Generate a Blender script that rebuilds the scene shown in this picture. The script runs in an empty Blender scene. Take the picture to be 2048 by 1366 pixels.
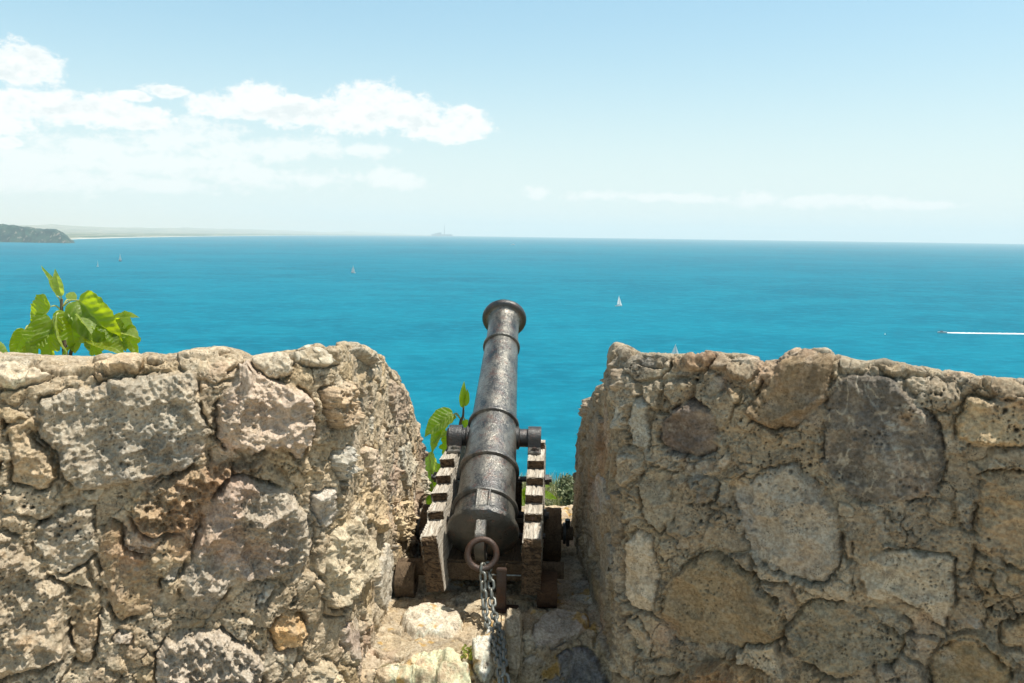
import bpy, bmesh, math, random
import numpy as np
from mathutils import Vector, Matrix, Quaternion

random.seed(7)
R = math.radians
sc = bpy.context.scene
col = sc.collection

# ------------------------------------------------------------------ camera
FPX, CX, CY = 1700.0, 1024.0, 683.0          # focal length and centre in photograph pixels (2048 wide)
PITCH, ROLL = R(7.31), R(0.72)
_F = np.array([0, math.cos(PITCH), -math.sin(PITCH)])
_U0 = np.array([0, math.sin(PITCH), math.cos(PITCH)])
_X0 = np.array([1.0, 0, 0])
_R = math.cos(ROLL) * _X0 + math.sin(ROLL) * _U0
_U = -math.sin(ROLL) * _X0 + math.cos(ROLL) * _U0
cam_d = bpy.data.cameras.new('camera')
cam = bpy.data.objects.new('camera', cam_d)
col.objects.link(cam)
cam_d.sensor_width = 36.0
cam_d.lens = 36.0 * FPX / 2048.0
cam_d.clip_start = 0.05
cam_d.clip_end = 200000
M = Matrix.Identity(4)
for i in range(3):
    M[i][0], M[i][1], M[i][2] = _R[i], _U[i], -_F[i]
cam.matrix_world = M
cam_d.dof.use_dof = False
sc.camera = cam

def ray(px, py):
    return _F + (px - CX) / FPX * _R + (CY - py) / FPX * _U

def at(px, py, Y):
    """world point at distance Y (north of the eye) seen at a photograph pixel"""
    d = ray(px, py)
    return Vector(d * (Y / d[1]))

# ------------------------------------------------------------------ light
SUN_EL, SUN_PHI = R(69), R(-3)                 # phi: from +X towards +Y
sdir = Vector((math.cos(SUN_EL) * math.cos(SUN_PHI), math.cos(SUN_EL) * math.sin(SUN_PHI), math.sin(SUN_EL)))
sun_d = bpy.data.lights.new('sun', 'SUN')
sun_d.energy = 5.0
sun_d.angle = R(0.53)
sun_d.color = (1.0, 0.95, 0.86)
sun = bpy.data.objects.new('sun', sun_d)
sun.rotation_euler = sdir.to_track_quat('Z', 'Y').to_euler()
col.objects.link(sun)

# ------------------------------------------------------------------ world: Nishita sky and far clouds
world = bpy.data.worlds.new('World')
sc.world = world
world.use_nodes = True
nt = world.node_tree
nt.nodes.clear()

class NB:
    """small node builder"""
    def __init__(s, tree): s.t = tree
    def n(s, kind, **kw):
        nd = s.t.nodes.new(kind)
        for k, v in kw.items(): setattr(nd, k, v)
        return nd
    def set(s, sock, v):
        if hasattr(v, 'links') or isinstance(v, bpy.types.NodeSocket): s.t.links.new(v, sock)
        else: sock.default_value = v
    def math(s, op, a, b=0.0, c=0.0, clamp=False):
        nd = s.n('ShaderNodeMath', operation=op, use_clamp=clamp)
        s.set(nd.inputs[0], a); s.set(nd.inputs[1], b)
        if op in ('MULTIPLY_ADD', 'SMOOTH_MAX'): s.set(nd.inputs[2], c)
        return nd.outputs[0]
    def mix(s, f, a, b, blend='MIX'):
        nd = s.n('ShaderNodeMix', data_type='RGBA', blend_type=blend)
        s.set(nd.inputs[0], f); s.set(nd.inputs[6], a); s.set(nd.inputs[7], b)
        return nd.outputs[2]
    def smooth(s, x, lo, hi, a=0.0, b=1.0):
        nd = s.n('ShaderNodeMapRange', interpolation_type='SMOOTHSTEP')
        s.set(nd.inputs[0], x); nd.inputs[1].default_value = lo; nd.inputs[2].default_value = hi
        nd.inputs[3].default_value = a; nd.inputs[4].default_value = b
        return nd.outputs[0]
    def noise(s, vec, scale, detail=4.0, rough=0.55, dist=0.0, out=0):
        nd = s.n('ShaderNodeTexNoise')
        if vec is not None: s.set(nd.inputs['Vector'], vec)
        nd.inputs['Scale'].default_value = scale; nd.inputs['Detail'].default_value = detail
        nd.inputs['Roughness'].default_value = rough; nd.inputs['Distortion'].default_value = dist
        return nd.outputs[out]
    def vmul(s, v, k):
        nd = s.n('ShaderNodeVectorMath', operation='MULTIPLY')
        s.set(nd.inputs[0], v); nd.inputs[1].default_value = k
        return nd.outputs[0]

w = NB(nt)
sky = w.n('ShaderNodeTexSky', sky_type='NISHITA')
sky.sun_disc = False
sky.sun_elevation = SUN_EL
sky.sun_rotation = math.pi / 2 - SUN_PHI
sky.altitude = 80
sky.air_density = 1.0
sky.dust_density = 1.2
sky.ozone_density = 1.0
tc = w.n('ShaderNodeTexCoord')
sep = w.n('ShaderNodeSeparateXYZ'); nt.links.new(tc.outputs['Generated'], sep.inputs[0])
az = w.math('ARCTAN2', sep.outputs[0], sep.outputs[1])
el = w.math('ARCSINE', sep.outputs[2])
cmb = w.n('ShaderNodeCombineXYZ'); nt.links.new(az, cmb.inputs[0]); nt.links.new(el, cmb.inputs[1])
cv = w.vmul(cmb.outputs[0], (1, 1.5, 1))
n1 = w.noise(cv, 16, 9, 0.58, 0.15)
n2 = w.noise(cv, 55, 7, 0.66, 0.2)
nn = w.math('ADD', w.math('MULTIPLY', w.math('SUBTRACT', n1, 0.5), 1.5), w.math('MULTIPLY', w.math('SUBTRACT', n2, 0.5), 1.5))
def azel(px, py):
    d = ray(px, py); d = d / np.linalg.norm(d)
    return math.atan2(d[0], d[1]), math.asin(d[2])
def cloud_layer(blobs, lo, hi, namp):
    F = None
    for (px, py, a, b) in blobs:
        a0, e0 = azel(px, py)
        dx = w.math('MULTIPLY', w.math('SUBTRACT', az, a0), FPX / a)
        dy = w.math('MULTIPLY', w.math('SUBTRACT', el, e0), FPX / b)
        r2 = w.math('ADD', w.math('MULTIPLY', dx, dx), w.math('MULTIPLY', dy, dy))
        f = w.math('SUBTRACT', 1.0, w.math('SQRT', r2))
        F = f if F is None else w.math('SMOOTH_MAX', F, f, 0.15)
    den = w.math('ADD', F, w.math('MULTIPLY', nn, namp))
    return w.smooth(den, lo, hi), den
cumulus = [(55,135,75,38),(20,140,60,30),
           (330,182,45,16),(270,192,45,11),
           (70,212,120,34),(200,222,75,34),(270,238,80,26),(-60,230,120,40),
           (510,205,65,40),(440,212,80,26),(600,226,110,34),(740,210,90,50),(700,236,140,34),(820,235,80,36),
           (930,240,55,32),(880,258,110,28),(20,285,24,12)]
low = [(410,270,90,42),(330,280,110,30),(480,300,160,28),(620,296,90,26),(720,300,80,14),(200,295,170,28),(90,320,180,28),
       (300,325,260,30),(500,350,180,26),(780,362,85,22),(600,358,70,18),(330,370,150,18),(60,330,110,30),(120,360,200,30),
       (1075,385,35,14),(1200,391,90,13),(1320,395,120,10),(1400,399,70,9),(1520,398,60,17),(1640,402,120,14),(1760,405,70,13),(1860,411,80,10)]
c1, d1 = cloud_layer(cumulus, -0.06, 0.38, 0.95)
c1 = w.math('MULTIPLY', c1, 0.93)
c2, d2 = cloud_layer(low, -0.15, 0.75, 1.5)
c2 = w.math('MULTIPLY', c2, 0.68)
allc = w.math('MAXIMUM', c1, c2)
cup = w.n('ShaderNodeVectorMath', operation='ADD'); nt.links.new(cv, cup.inputs[0]); cup.inputs[1].default_value = (-.004, .012, 0)
shade = w.smooth(w.math('SUBTRACT', w.noise(cup.outputs[0], 16, 9, 0.58, 0.15), n1), -0.03, 0.10)
body = w.smooth(d1, 0.15, 0.7)
cl_col = w.mix(w.math('MULTIPLY', shade, w.math('MULTIPLY', body, 0.7)), (7.2, 7.3, 7.15, 1), (5.3, 5.9, 6.0, 1))
tint = w.mix(1.0, sky.outputs[0], (1.0, 1.03, .93, 1), 'MULTIPLY')
gain = w.mix(1.0, tint, (1.45, 1.45, 1.45, 1), 'MULTIPLY')
gain = w.mix(w.smooth(el, 0.0, 0.30, 0.92, 0.40), gain, w.mix(w.smooth(el, 0.0, 0.30), (5.7, 6.5, 6.45, 1), (2.0, 4.3, 5.2, 1)))
gain = w.mix(w.smooth(el, 0.30, 0.9, 0, 1), gain, w.mix(1.0, tint, (.95, .88, .80, 1), 'MULTIPLY'))
skyc = w.mix(allc, gain, cl_col)
bg = w.n('ShaderNodeBackground'); nt.links.new(skyc, bg.inputs[0]); bg.inputs[1].default_value = 0.12
wo = w.n('ShaderNodeOutputWorld'); nt.links.new(bg.outputs[0], wo.inputs[0])

sc.view_settings.view_transform = 'Standard'
sc.view_settings.look = 'None'
sc.view_settings.exposure = 0.30
sc.view_settings.gamma = 1.0
sc.render.engine = 'CYCLES'
sc.cycles.use_denoising = True
sc.cycles.max_bounces = 8
sc.cycles.diffuse_bounces = 4
sc.cycles.volume_bounces = 2
sc.cycles.sample_clamp_indirect = 6

# ------------------------------------------------------------------ helpers
def props(o, label=None, cat=None, group=None, kind=None):
    if label: o['label'] = label
    if cat: o['category'] = cat
    if group: o['group'] = group
    if kind: o['kind'] = kind
    return o
def empty(name, loc=(0, 0, 0), rot=(0, 0, 0)):
    o = bpy.data.objects.new(name, None); col.objects.link(o)
    o.location = loc; o.rotation_euler = rot; o.empty_display_size = 0.1
    return o
def link_mesh(name, me, mat, parent=None):
    if mat is not None: me.materials.append(mat)
    o = bpy.data.objects.new(name, me); col.objects.link(o)
    if parent is not None: o.parent = parent
    return o
def from_bm(name, bm, mat, parent=None, smooth=40):
    me = bpy.data.meshes.new(name)
    bmesh.ops.recalc_face_normals(bm, faces=bm.faces)
    bm.to_mesh(me); bm.free()
    if smooth:
        me.polygons.foreach_set('use_smooth', [True] * len(me.polygons))
        try: me.set_sharp_from_angle(angle=R(smooth))
        except Exception: pass
    return link_mesh(name, me, mat, parent)
def np_mesh(name, V, Fq, mat, parent=None, smooth=True, colr=None):
    """V (n,3) float, Fq (m,4) int"""
    me = bpy.data.meshes.new(name)
    n, m = len(V), len(Fq)
    k = Fq.shape[1]
    me.vertices.add(n); me.vertices.foreach_set('co', np.ascontiguousarray(V, dtype=np.float32).ravel())
    me.loops.add(m * k); me.loops.foreach_set('vertex_index', np.ascontiguousarray(Fq, dtype=np.int32).ravel())
    me.polygons.add(m)
    me.polygons.foreach_set('loop_start', np.arange(0, m * k, k, dtype=np.int32))
    me.polygons.foreach_set('use_smooth', np.full(m, smooth, dtype=bool))
    me.update(calc_edges=True)
    if colr is not None:
        a = me.attributes.new('Col', 'FLOAT_COLOR', 'POINT')
        c4 = np.ones((n, 4), dtype=np.float32); c4[:, :3] = colr
        a.data.foreach_set('color', c4.ravel())
    return link_mesh(name, me, mat, parent)
def grid_faces(nu, nv, wrap=False):
    i = np.arange(nu if wrap else nu - 1)[:, None]; j = np.arange(nv - 1)[None, :]
    i2 = (i + 1) % nu
    f = np.stack([i * nv + j, i2 * nv + j, i2 * nv + j + 1, i * nv + j + 1], -1)
    return f.reshape(-1, 4)
def solid(verts, faces):
    bm = bmesh.new()
    vs = [bm.verts.new(v) for v in verts]
    for f in faces: bm.faces.new([vs[i] for i in f])
    return bm
def add_box(bm, c, s, rot=None, bevel=0.0):
    r = bmesh.ops.create_cube(bm, size=1.0)
    vs = r['verts']
    for v in vs: v.co = Vector((v.co.x * s[0], v.co.y * s[1], v.co.z * s[2]))
    if bevel:
        es = list({e for v in vs for e in v.link_edges})
        rb = bmesh.ops.bevel(bm, geom=es, offset=bevel, segments=2, affect='EDGES')
        vs = list({v for f in rb['faces'] for v in f.verts} | {v for v in vs if v.is_valid})
    m = Matrix.Translation(c) @ (rot.to_4x4() if rot else Matrix.Identity(4))
    bmesh.ops.transform(bm, matrix=m, verts=vs)
    return vs
def add_tube(bm, pts, rad, seg=10, cap=True, closed=False):
    """tube along points; rad scalar or list"""
    pts = [Vector(p) for p in pts]; n = len(pts)
    rad = rad if isinstance(rad, (list, tuple)) else [rad] * n
    rings = []
    t0 = (pts[1] - pts[0]).normalized()
    nrm = t0.orthogonal().normalized()
    for i, p in enumerate(pts):
        if closed: t = (pts[(i + 1) % n] - pts[i - 1]).normalized()
        else: t = (pts[min(i + 1, n - 1)] - pts[max(i - 1, 0)]).normalized()
        nrm = (nrm - t * nrm.dot(t)).normalized(); b = t.cross(nrm)
        rings.append([bm.verts.new(p + (nrm * math.cos(a) + b * math.sin(a)) * rad[i]) for a in [2 * math.pi * k / seg for k in range(seg)]])
    m = n if closed else n - 1
    for i in range(m):
        A, B = rings[i], rings[(i + 1) % n]
        for k in range(seg): bm.faces.new((A[k], A[(k + 1) % seg], B[(k + 1) % seg], B[k]))
    if cap and not closed:
        bm.faces.new(rings[0][::-1]); bm.faces.new(rings[-1])
def add_lathe(bm, prof, frame, seg=48):
    """prof: list of (s, r) along frame's local Y"""
    rings = []
    for (s, r) in prof:
        if r < 1e-6: rings.append([bm.verts.new(frame @ Vector((0, s, 0)))])
        else: rings.append([bm.verts.new(frame @ Vector((r * math.cos(a), s, r * math.sin(a)))) for a in [2 * math.pi * k / seg for k in range(seg)]])
    for A, B in zip(rings, rings[1:]):
        for k in range(seg):
            a = [A[k % len(A)], A[(k + 1) % len(A)], B[(k + 1) % len(B)], B[k % len(B)]]
            u = []
            for v in a:
                if v not in u: u.append(v)
            if len(u) > 2: bm.faces.new(u)

# ---- numpy noise
_rng = np.random.RandomState(3)
_perm = _rng.permutation(4096).astype(np.int32)
_grad = _rng.normal(size=(4096, 3)).astype(np.float32); _grad /= np.linalg.norm(_grad, axis=1)[:, None]
_rnd = _rng.rand(4096, 4).astype(np.float32)
def _h(i, j, k):
    return _perm[(_perm[(_perm[i & 4095] + j) & 4095] + k) & 4095]
def perlin(P):
    P = np.asarray(P, dtype=np.float32)
    I = np.floor(P).astype(np.int32); f = P - I
    u = f * f * f * (f * (f * 6 - 15) + 10)
    out = 0
    for dx in (0, 1):
        wx = u[:, 0] if dx else 1 - u[:, 0]
        for dy in (0, 1):
            wy = u[:, 1] if dy else 1 - u[:, 1]
            for dz in (0, 1):
                wz = u[:, 2] if dz else 1 - u[:, 2]
                g = _grad[_h(I[:, 0] + dx, I[:, 1] + dy, I[:, 2] + dz)]
                d = g[:, 0] * (f[:, 0] - dx) + g[:, 1] * (f[:, 1] - dy) + g[:, 2] * (f[:, 2] - dz)
                out = out + wx * wy * wz * d
    return out * 1.6
def fbm(P, freq, octv=4, gain=0.5, ridge=False, off=0.0):
    s = 0; a = 1.0; t = 0
    for o in range(octv):
        n = perlin(P * freq + off + 17.3 * o)
        if ridge: n = 1 - 2 * np.abs(n)
        s = s + n * a; t += a; a *= gain; freq *= 2.03
    return s / t
def worley(P, freq, off=0.0, dim=3):
    """F1, F2 distances and hash of the nearest cell"""
    P = (np.asarray(P, dtype=np.float32) * freq + off)
    I = np.floor(P).astype(np.int32)
    f1 = np.full(len(P), 9.0, np.float32); f2 = f1.copy(); hid = np.zeros(len(P), np.int32)
    for dx in (-1, 0, 1):
        for dy in (-1, 0, 1):
            for dz in ((-1, 0, 1) if dim == 3 else (0,)):
                C = I + np.array([dx, dy, dz], np.int32)
                h = _h(C[:, 0], C[:, 1], C[:, 2])
                q = C + _rnd[h, :3] - P
                if dim == 2: q[:, 2] = 0
                d = np.sqrt((q * q).sum(1))
                m = d < f1
                f2 = np.where(m, f1, np.minimum(f2, d)); hid = np.where(m, h, hid); f1 = np.where(m, d, f1)
    return f1, f2, hid
def scallop(P, freq, off=0.0, tilt=.6):
    """sharp-ridged conchoidal fracture surface, about 0..1"""
    P = (np.asarray(P, dtype=np.float32) * freq + off)
    I = np.floor(P).astype(np.int32); out = np.full(len(P), 9.0, np.float32)
    for dx in (-1, 0, 1):
        for dy in (-1, 0, 1):
            for dz in (-1, 0, 1):
                C = I + np.array([dx, dy, dz], np.int32)
                h = _h(C[:, 0], C[:, 1], C[:, 2])
                q = P - C - _rnd[h, :3]; g = _grad[h]
                out = np.minimum(out, .35 * _rnd[h, 3] + tilt * (q * g).sum(1) + (q * q).sum(1))
    return out
def sstep(x, a, b):
    t = np.clip((x - a) / (b - a), 0, 1); return t * t * (3 - 2 * t)

# ------------------------------------------------------------------ materials
def new_mat(name):
    m = bpy.data.materials.new(name); m.use_nodes = True
    m.node_tree.nodes.clear(); return m, NB(m.node_tree)
def finish(m, b, surf, disp=None):
    o = b.n('ShaderNodeOutputMaterial'); b.t.links.new(surf, o.inputs[0])
    return m
def princ(b, base, rough=0.8, metal=0.0, normal=None, spec=0.5):
    p = b.n('ShaderNodeBsdfPrincipled')
    b.set(p.inputs['Base Color'], base); b.set(p.inputs['Roughness'], rough); b.set(p.inputs['Metallic'], metal)
    b.set(p.inputs['Specular IOR Level'], spec)
    if normal is not None: b.set(p.inputs['Normal'], normal)
    return p
def bump(b, h, dist, strength=1.0, normal=None):
    nd = b.n('ShaderNodeBump'); b.set(nd.inputs['Height'], h)
    nd.inputs['Distance'].default_value = dist; nd.inputs['Strength'].default_value = strength
    if normal is not None: b.set(nd.inputs['Normal'], normal)
    return nd.outputs[0]
def coord(b, which='Object'): return b.n('ShaderNodeTexCoord').outputs[which]

def stone_material():
    m, b = new_mat('weathered_limestone')
    at_ = b.n('ShaderNodeAttribute', attribute_name='Col').outputs['Color']
    P = coord(b)
    g = b.noise(P, 90, 6, 0.65)
    g2 = b.noise(P, 14, 5, 0.6)
    c = b.mix(b.smooth(g, 0.36, 0.62, 0.0, 0.8), at_, b.mix(1.0, at_, (0.60, 0.55, 0.50, 1), 'MULTIPLY'))
    c = b.mix(b.smooth(g2, 0.55, 0.75, 0.0, 0.45), c, b.mix(1.0, at_, (1.25, 1.22, 1.16, 1), 'MULTIPLY'))
    # small pits, sunk and coloured darker
    v = b.n('ShaderNodeTexVoronoi'); b.set(v.inputs['Vector'], P); v.inputs['Scale'].default_value = 170
    sp = b.smooth(v.outputs['Distance'], 0.16, 0.30, 1.0, 0.0)
    gate = b.smooth(b.noise(P, 20, 2), 0.46, 0.6)
    c = b.mix(b.math('MULTIPLY', b.math('MULTIPLY', sp, gate), 0.7), c, (0.07, 0.055, 0.045, 1))
    h = b.math('ADD', b.math('MULTIPLY', b.noise(P, 130, 6, 0.7), 1.0), b.math('MULTIPLY', b.math('MULTIPLY', sp, gate), -0.7))
    nrm = bump(b, h, 0.006, 1.0)
    p = princ(b, c, 0.92, 0, nrm, 0.25)
    return finish(m, b, p.outputs[0])
MAT_STONE = stone_material()

# ------------------------------------------------------------------ masonry
def poly_sd(px, py, poly):
    """signed distance (negative inside)"""
    poly = np.asarray(poly, dtype=np.float32); n = len(poly)
    d = np.full(px.shape, 1e9, np.float32); sgn = np.ones(px.shape, bool)
    inside = np.zeros(px.shape, bool)
    for i in range(n):
        ax, ay = poly[i]; bx, by = poly[(i + 1) % n]
        ex, ey = bx - ax, by - ay
        wx, wy = px - ax, py - ay
        t = np.clip((wx * ex + wy * ey) / (ex * ex + ey * ey + 1e-12), 0, 1)
        d = np.minimum(d, (wx - ex * t) ** 2 + (wy - ey * t) ** 2)
        cnd = (ay > py) != (by > py)
        xi = ax + (py - ay) * ex / (ey if abs(ey) > 1e-9 else 1e-9)
        inside ^= cnd & (px < xi)
    d = np.sqrt(d)
    return np.where(inside, -d, d)
def chaikin(pts, n=2, closed=True, r=.22):
    for _ in range(n):
        q = []
        m = len(pts)
        for i in range(m if closed else m - 1):
            a, b = np.array(pts[i]), np.array(pts[(i + 1) % m])
            q += [a * (1 - r) + b * r, a * r + b * (1 - r)]
        pts = q if closed else [np.array(pts[0])] + q + [np.array(pts[-1])]
    return pts

C_PALE = (.55, .50, .41); C_WARM = (.49, .415, .31); C_PINK = (.50, .415, .325); C_ORNG = (.46, .335, .205)
C_OCHR = (.38, .295, .175); C_GREY = (.41, .375, .305); C_DARK = (.20, .17, .13); C_MORT = (.43, .36, .26)
C_BROWN = (.35, .28, .195); C_CREAM = (.58, .51, .39); C_TUFF = (.40, .34, .25)

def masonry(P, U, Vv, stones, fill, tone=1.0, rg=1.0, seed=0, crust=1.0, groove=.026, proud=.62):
    """height (m) and colour for points P with wall coordinates (U, Vv)"""
    n = len(P)
    W1 = fbm(P, 8, 3, off=5.1); W2 = fbm(P, 8, 3, off=55.7)
    W3 = fbm(P, 42, 4, .6, off=15.1); W4 = fbm(P, 42, 4, .6, off=75.7)
    wu = U + 0.026 * W1 + 0.015 * W3
    wv = Vv + 0.026 * W2 + 0.015 * W4
    big = fbm(P, 3.0, 3, off=2.0)
    med = fbm(P, 15, 4, off=8.0)
    fine = fbm(P, 70, 4, gain=0.62, off=21.0)
    PW = P + 0.02 * np.stack([W1, W2, med], -1)
    sA = scallop(PW, 11.0, 3.0); sB = scallop(PW, 27.0, 13.0); sC = scallop(P + .004 * np.stack([W3, W4, fine], -1), 70.0, 23.0)
    f1, f2, hid = worley(P + .003 * np.stack([W3, W4, W3], -1), 40.0)
    pgate = sstep(fbm(P, 9, 3, off=600.), -.25, .2)
    pit = sstep(f1, 0.14 + .26 * _rnd[hid, 2], 0.10) * (_rnd[hid, 3] > 0.42) * pgate
    f1b, _, hidb = worley(P + .002 * np.stack([W3, W4, W3], -1), 88.0, 7.7)
    pit2 = sstep(f1b, 0.38, 0.16) * (_rnd[hidb, 3] > 0.38) * (.35 + .65 * pgate)
    cr = sstep(fbm(P, 6, 4, .6, off=500.), -.12, .25) * crust       # where the surface is crusty and broken
    # mortar
    H = 0.010 + 0.016 * med * rg + 0.006 * fine + cr * rg * (0.022 * (sB - .15) + .010 * (sC - .15)) - 0.009 * pit - 0.0045 * pit2
    var = fbm(P, 7, 5, .6, off=40.0)[:, None]
    var2 = fbm(P, 26, 4, .65, off=47.0)[:, None]
    Cc = np.array(C_MORT)[None] * tone * (1 + 0.45 * var + .35 * var2) * (1 - 0.6 * (pit + 0.7 * pit2).clip(0, 1))[:, None]
    och = sstep(fbm(P, 5, 4, off=90.0), 0.10, 0.45)[:, None]
    Cc = Cc * (1 - 0.4 * och) + np.array((.42, .30, .15)) * tone * 0.4 * och * (1 + .4 * var2)
    gry = sstep(fbm(P, 4, 4, off=95.0), 0.10, 0.45)[:, None]
    Cc = Cc * (1 - 0.5 * gry) + np.array((.35, .325, .28)) * tone * 0.5 * gry * (1 + .4 * var2)
    # rubble packed between the larger stones
    for fq, hh, am, thr in ((7.0, .024, .75, .30), (17.0, .010, .5, .55)):
        g1, g2, gid = worley(PW + .012 * np.stack([W3, W4, W1], -1), fq, 31.0 + fq)
        ed = g2 - g1; on = (_rnd[gid, 1] > thr)
        st = sstep(ed, .02, .11) * on
        H += rg * (.4 + .6 * crust) * st * hh * (.3 + .9 * _rnd[gid, 0]) - .010 * np.exp(-(ed / .035) ** 2) * on * sstep(med + W2, -.2, .25)
        pal = np.array([C_PALE, C_WARM, C_GREY, C_BROWN, C_TUFF, C_CREAM, C_OCHR, C_TUFF])[(_rnd[gid, 2] * 7.99).astype(int)] * tone
        k = (st * am * (.35 + .65 * _rnd[gid, 3]))[:, None]
        Cc = Cc * (1 - k) + pal * k * (1 + .30 * var + .35 * var2)
    nst = len(stones)
    for si, (poly, colr, T, e, style) in enumerate(stones + fill):
        poly = np.asarray(poly)
        lo = poly.min(0) - 0.05; hi = poly.max(0) + 0.05
        m = np.nonzero((wu > lo[0]) & (wu < hi[0]) & (wv > lo[1]) & (wv < hi[1]))[0]
        if len(m) == 0: continue
        sd = poly_sd(wu[m], wv[m], poly)
        e = e * .55 + .004
        s = np.clip(-sd / e, 0, 1)
        prof = 1 - (1 - s) ** 2.0
        cu, cvv = poly.mean(0); hs = _rnd[(si * 37 + seed * 11) % 4096]
        tilt = ((hs[0] - .5) * (U[m] - cu) + (hs[1] - .5) * (Vv[m] - cvv)) * 0.30
        a1, a2, a3, ff, pg = {'rough': (.034, .012, .006, 1.0, .4), 'smooth': (.028, .007, .002, .7, .35), 'tuff': (.020, .010, .004, 1.1, 1.3),
                              'crag': (.052, .018, .008, 1.0, .3), 'vein': (.016, .006, .003, .8, .4), 'frilly': (.030, .034, .020, 1.4, .6)}[style]
        body = (T * proud + .006) * prof + tilt * s + rg * s * (a1 * 1.5 * (sA[m] - .12) + a2 * 1.5 * (sB[m] - .12) + a3 * 2 * (sC[m] - .12)) + ff * 0.005 * fine[m]
        body += rg * s * cr[m] * (.012 * (sB[m] - .1) + .010 * (sC[m] - .1)) * (style not in ('smooth', 'vein'))
        body -= pg * (0.006 * pit[m] + 0.0035 * pit2[m])
        gm = sstep(med[m] + 0.8 * W1[m] + (.12 if si < nst else 0), -0.15, 0.2)
        wd = .004 + .022 * (1 - gm)
        ins = np.clip((-sd + .001) / wd, 0, 1); ins = ins * ins * (3 - 2 * ins)
        H[m] = H[m] * (1 - ins) + body * ins
        H[m] -= (0.001 + (groove if si < nst else .010) * gm) * np.exp(-(sd / 0.0045) ** 2)
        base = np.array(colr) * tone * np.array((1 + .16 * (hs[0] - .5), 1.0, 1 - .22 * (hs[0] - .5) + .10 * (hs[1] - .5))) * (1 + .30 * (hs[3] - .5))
        cc = base[None] * (1 + 0.36 * var[m] + 0.36 * var2[m] + 0.18 * (hs[2] - .5))
        q = P[m] * 8 + si * 3.1
        for kk in range(2):
            tint = sstep(fbm(q, 0.9 + kk, 4, .6, off=33.0 + 20 * kk), 0.02, 0.40)[:, None]
            cc = cc * (1 - 0.45 * tint) + np.array((C_GREY, C_OCHR, C_PINK, C_BROWN, C_TUFF, C_WARM)[int(hs[3 - kk] * 5.99)]) * tone * 0.45 * tint * (1 + .4 * var2[m])
        if style == 'vein':
            v1 = np.abs(fbm(PW[m] * np.array([1, 1, .7]), 24, 2, off=70.0)); v2 = sstep(fbm(P[m], 22, 3, off=44.0), -.10, .12)
            vv = (sstep(v1, 0.13, 0.03) * v2)[:, None] * .8
            cc = cc * (1 - vv) + np.array((.50, .46, .38)) * vv
        cc = cc * (1 - 0.45 * pg * (pit[m] + 0.6 * pit2[m]).clip(0, 1))[:, None]
        k = ins[:, None]
        Cc[m] = Cc[m] * (1 - k) + cc * k
    gr = sstep(fbm(P, 10, 6, gain=.7, off=120.0), 0.14, 0.40)[:, None]
    Cc = Cc * (1 - 0.5 * gr) + np.array((.15, .13, .105)) * 0.5 * gr
    gl = sstep(fbm(P, 9, 6, gain=.7, off=160.0), 0.18, 0.42)[:, None]
    Cc = Cc * (1 - 0.45 * gl) + np.array((.54, .51, .44)) * tone * 0.45 * gl
    rst = sstep(fbm(P, 7, 5, gain=.65, off=190.0), 0.30, 0.50)[:, None]
    Cc = Cc * (1 - 0.5 * rst) + np.array((.42, .29, .17)) * tone * 0.5 * rst
    pf = (pit + .8 * pit2).clip(0, 1) * sstep(fbm(P, 7, 3, off=640.), -.15, .2)
    Cc = Cc * (1 - .55 * pf)[:, None]; H -= .006 * pf
    pk = sstep(fbm(P, 2.6, 4, .6, off=700.), .08, .40)[:, None]; bl = sstep(fbm(P, 3.1, 4, .6, off=730.), .08, .40)[:, None]
    Cc = Cc * (1 + pk * np.array((.10, -.03, -.04)) + bl * np.array((-.14, -.10, -.02)))
    H += 0.022 * big
    Cc = Cc * np.array((1.01, .985, .935))      # warm Tuscan limestone
    return H.astype(np.float32), np.clip(Cc, 0.02, 0.8).astype(np.float32)

def rand_poly(cu, cv, r, rng, asp=1.0):
    k = rng.randint(5, 8); a0 = rng.rand() * 6.28; th = rng.rand() * 3.14
    pts = []
    for i in range(k):
        a = a0 + 2 * math.pi * (i + 0.5 * (rng.rand() - .5)) / k
        rr = r * (0.75 + 0.45 * rng.rand())
        x, y = rr * math.cos(a) * asp, rr * math.sin(a)
        pts.append((cu + x * math.cos(th) - y * math.sin(th), cv + x * math.sin(th) + y * math.cos(th)))
    return chaikin(pts, 1)

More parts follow.
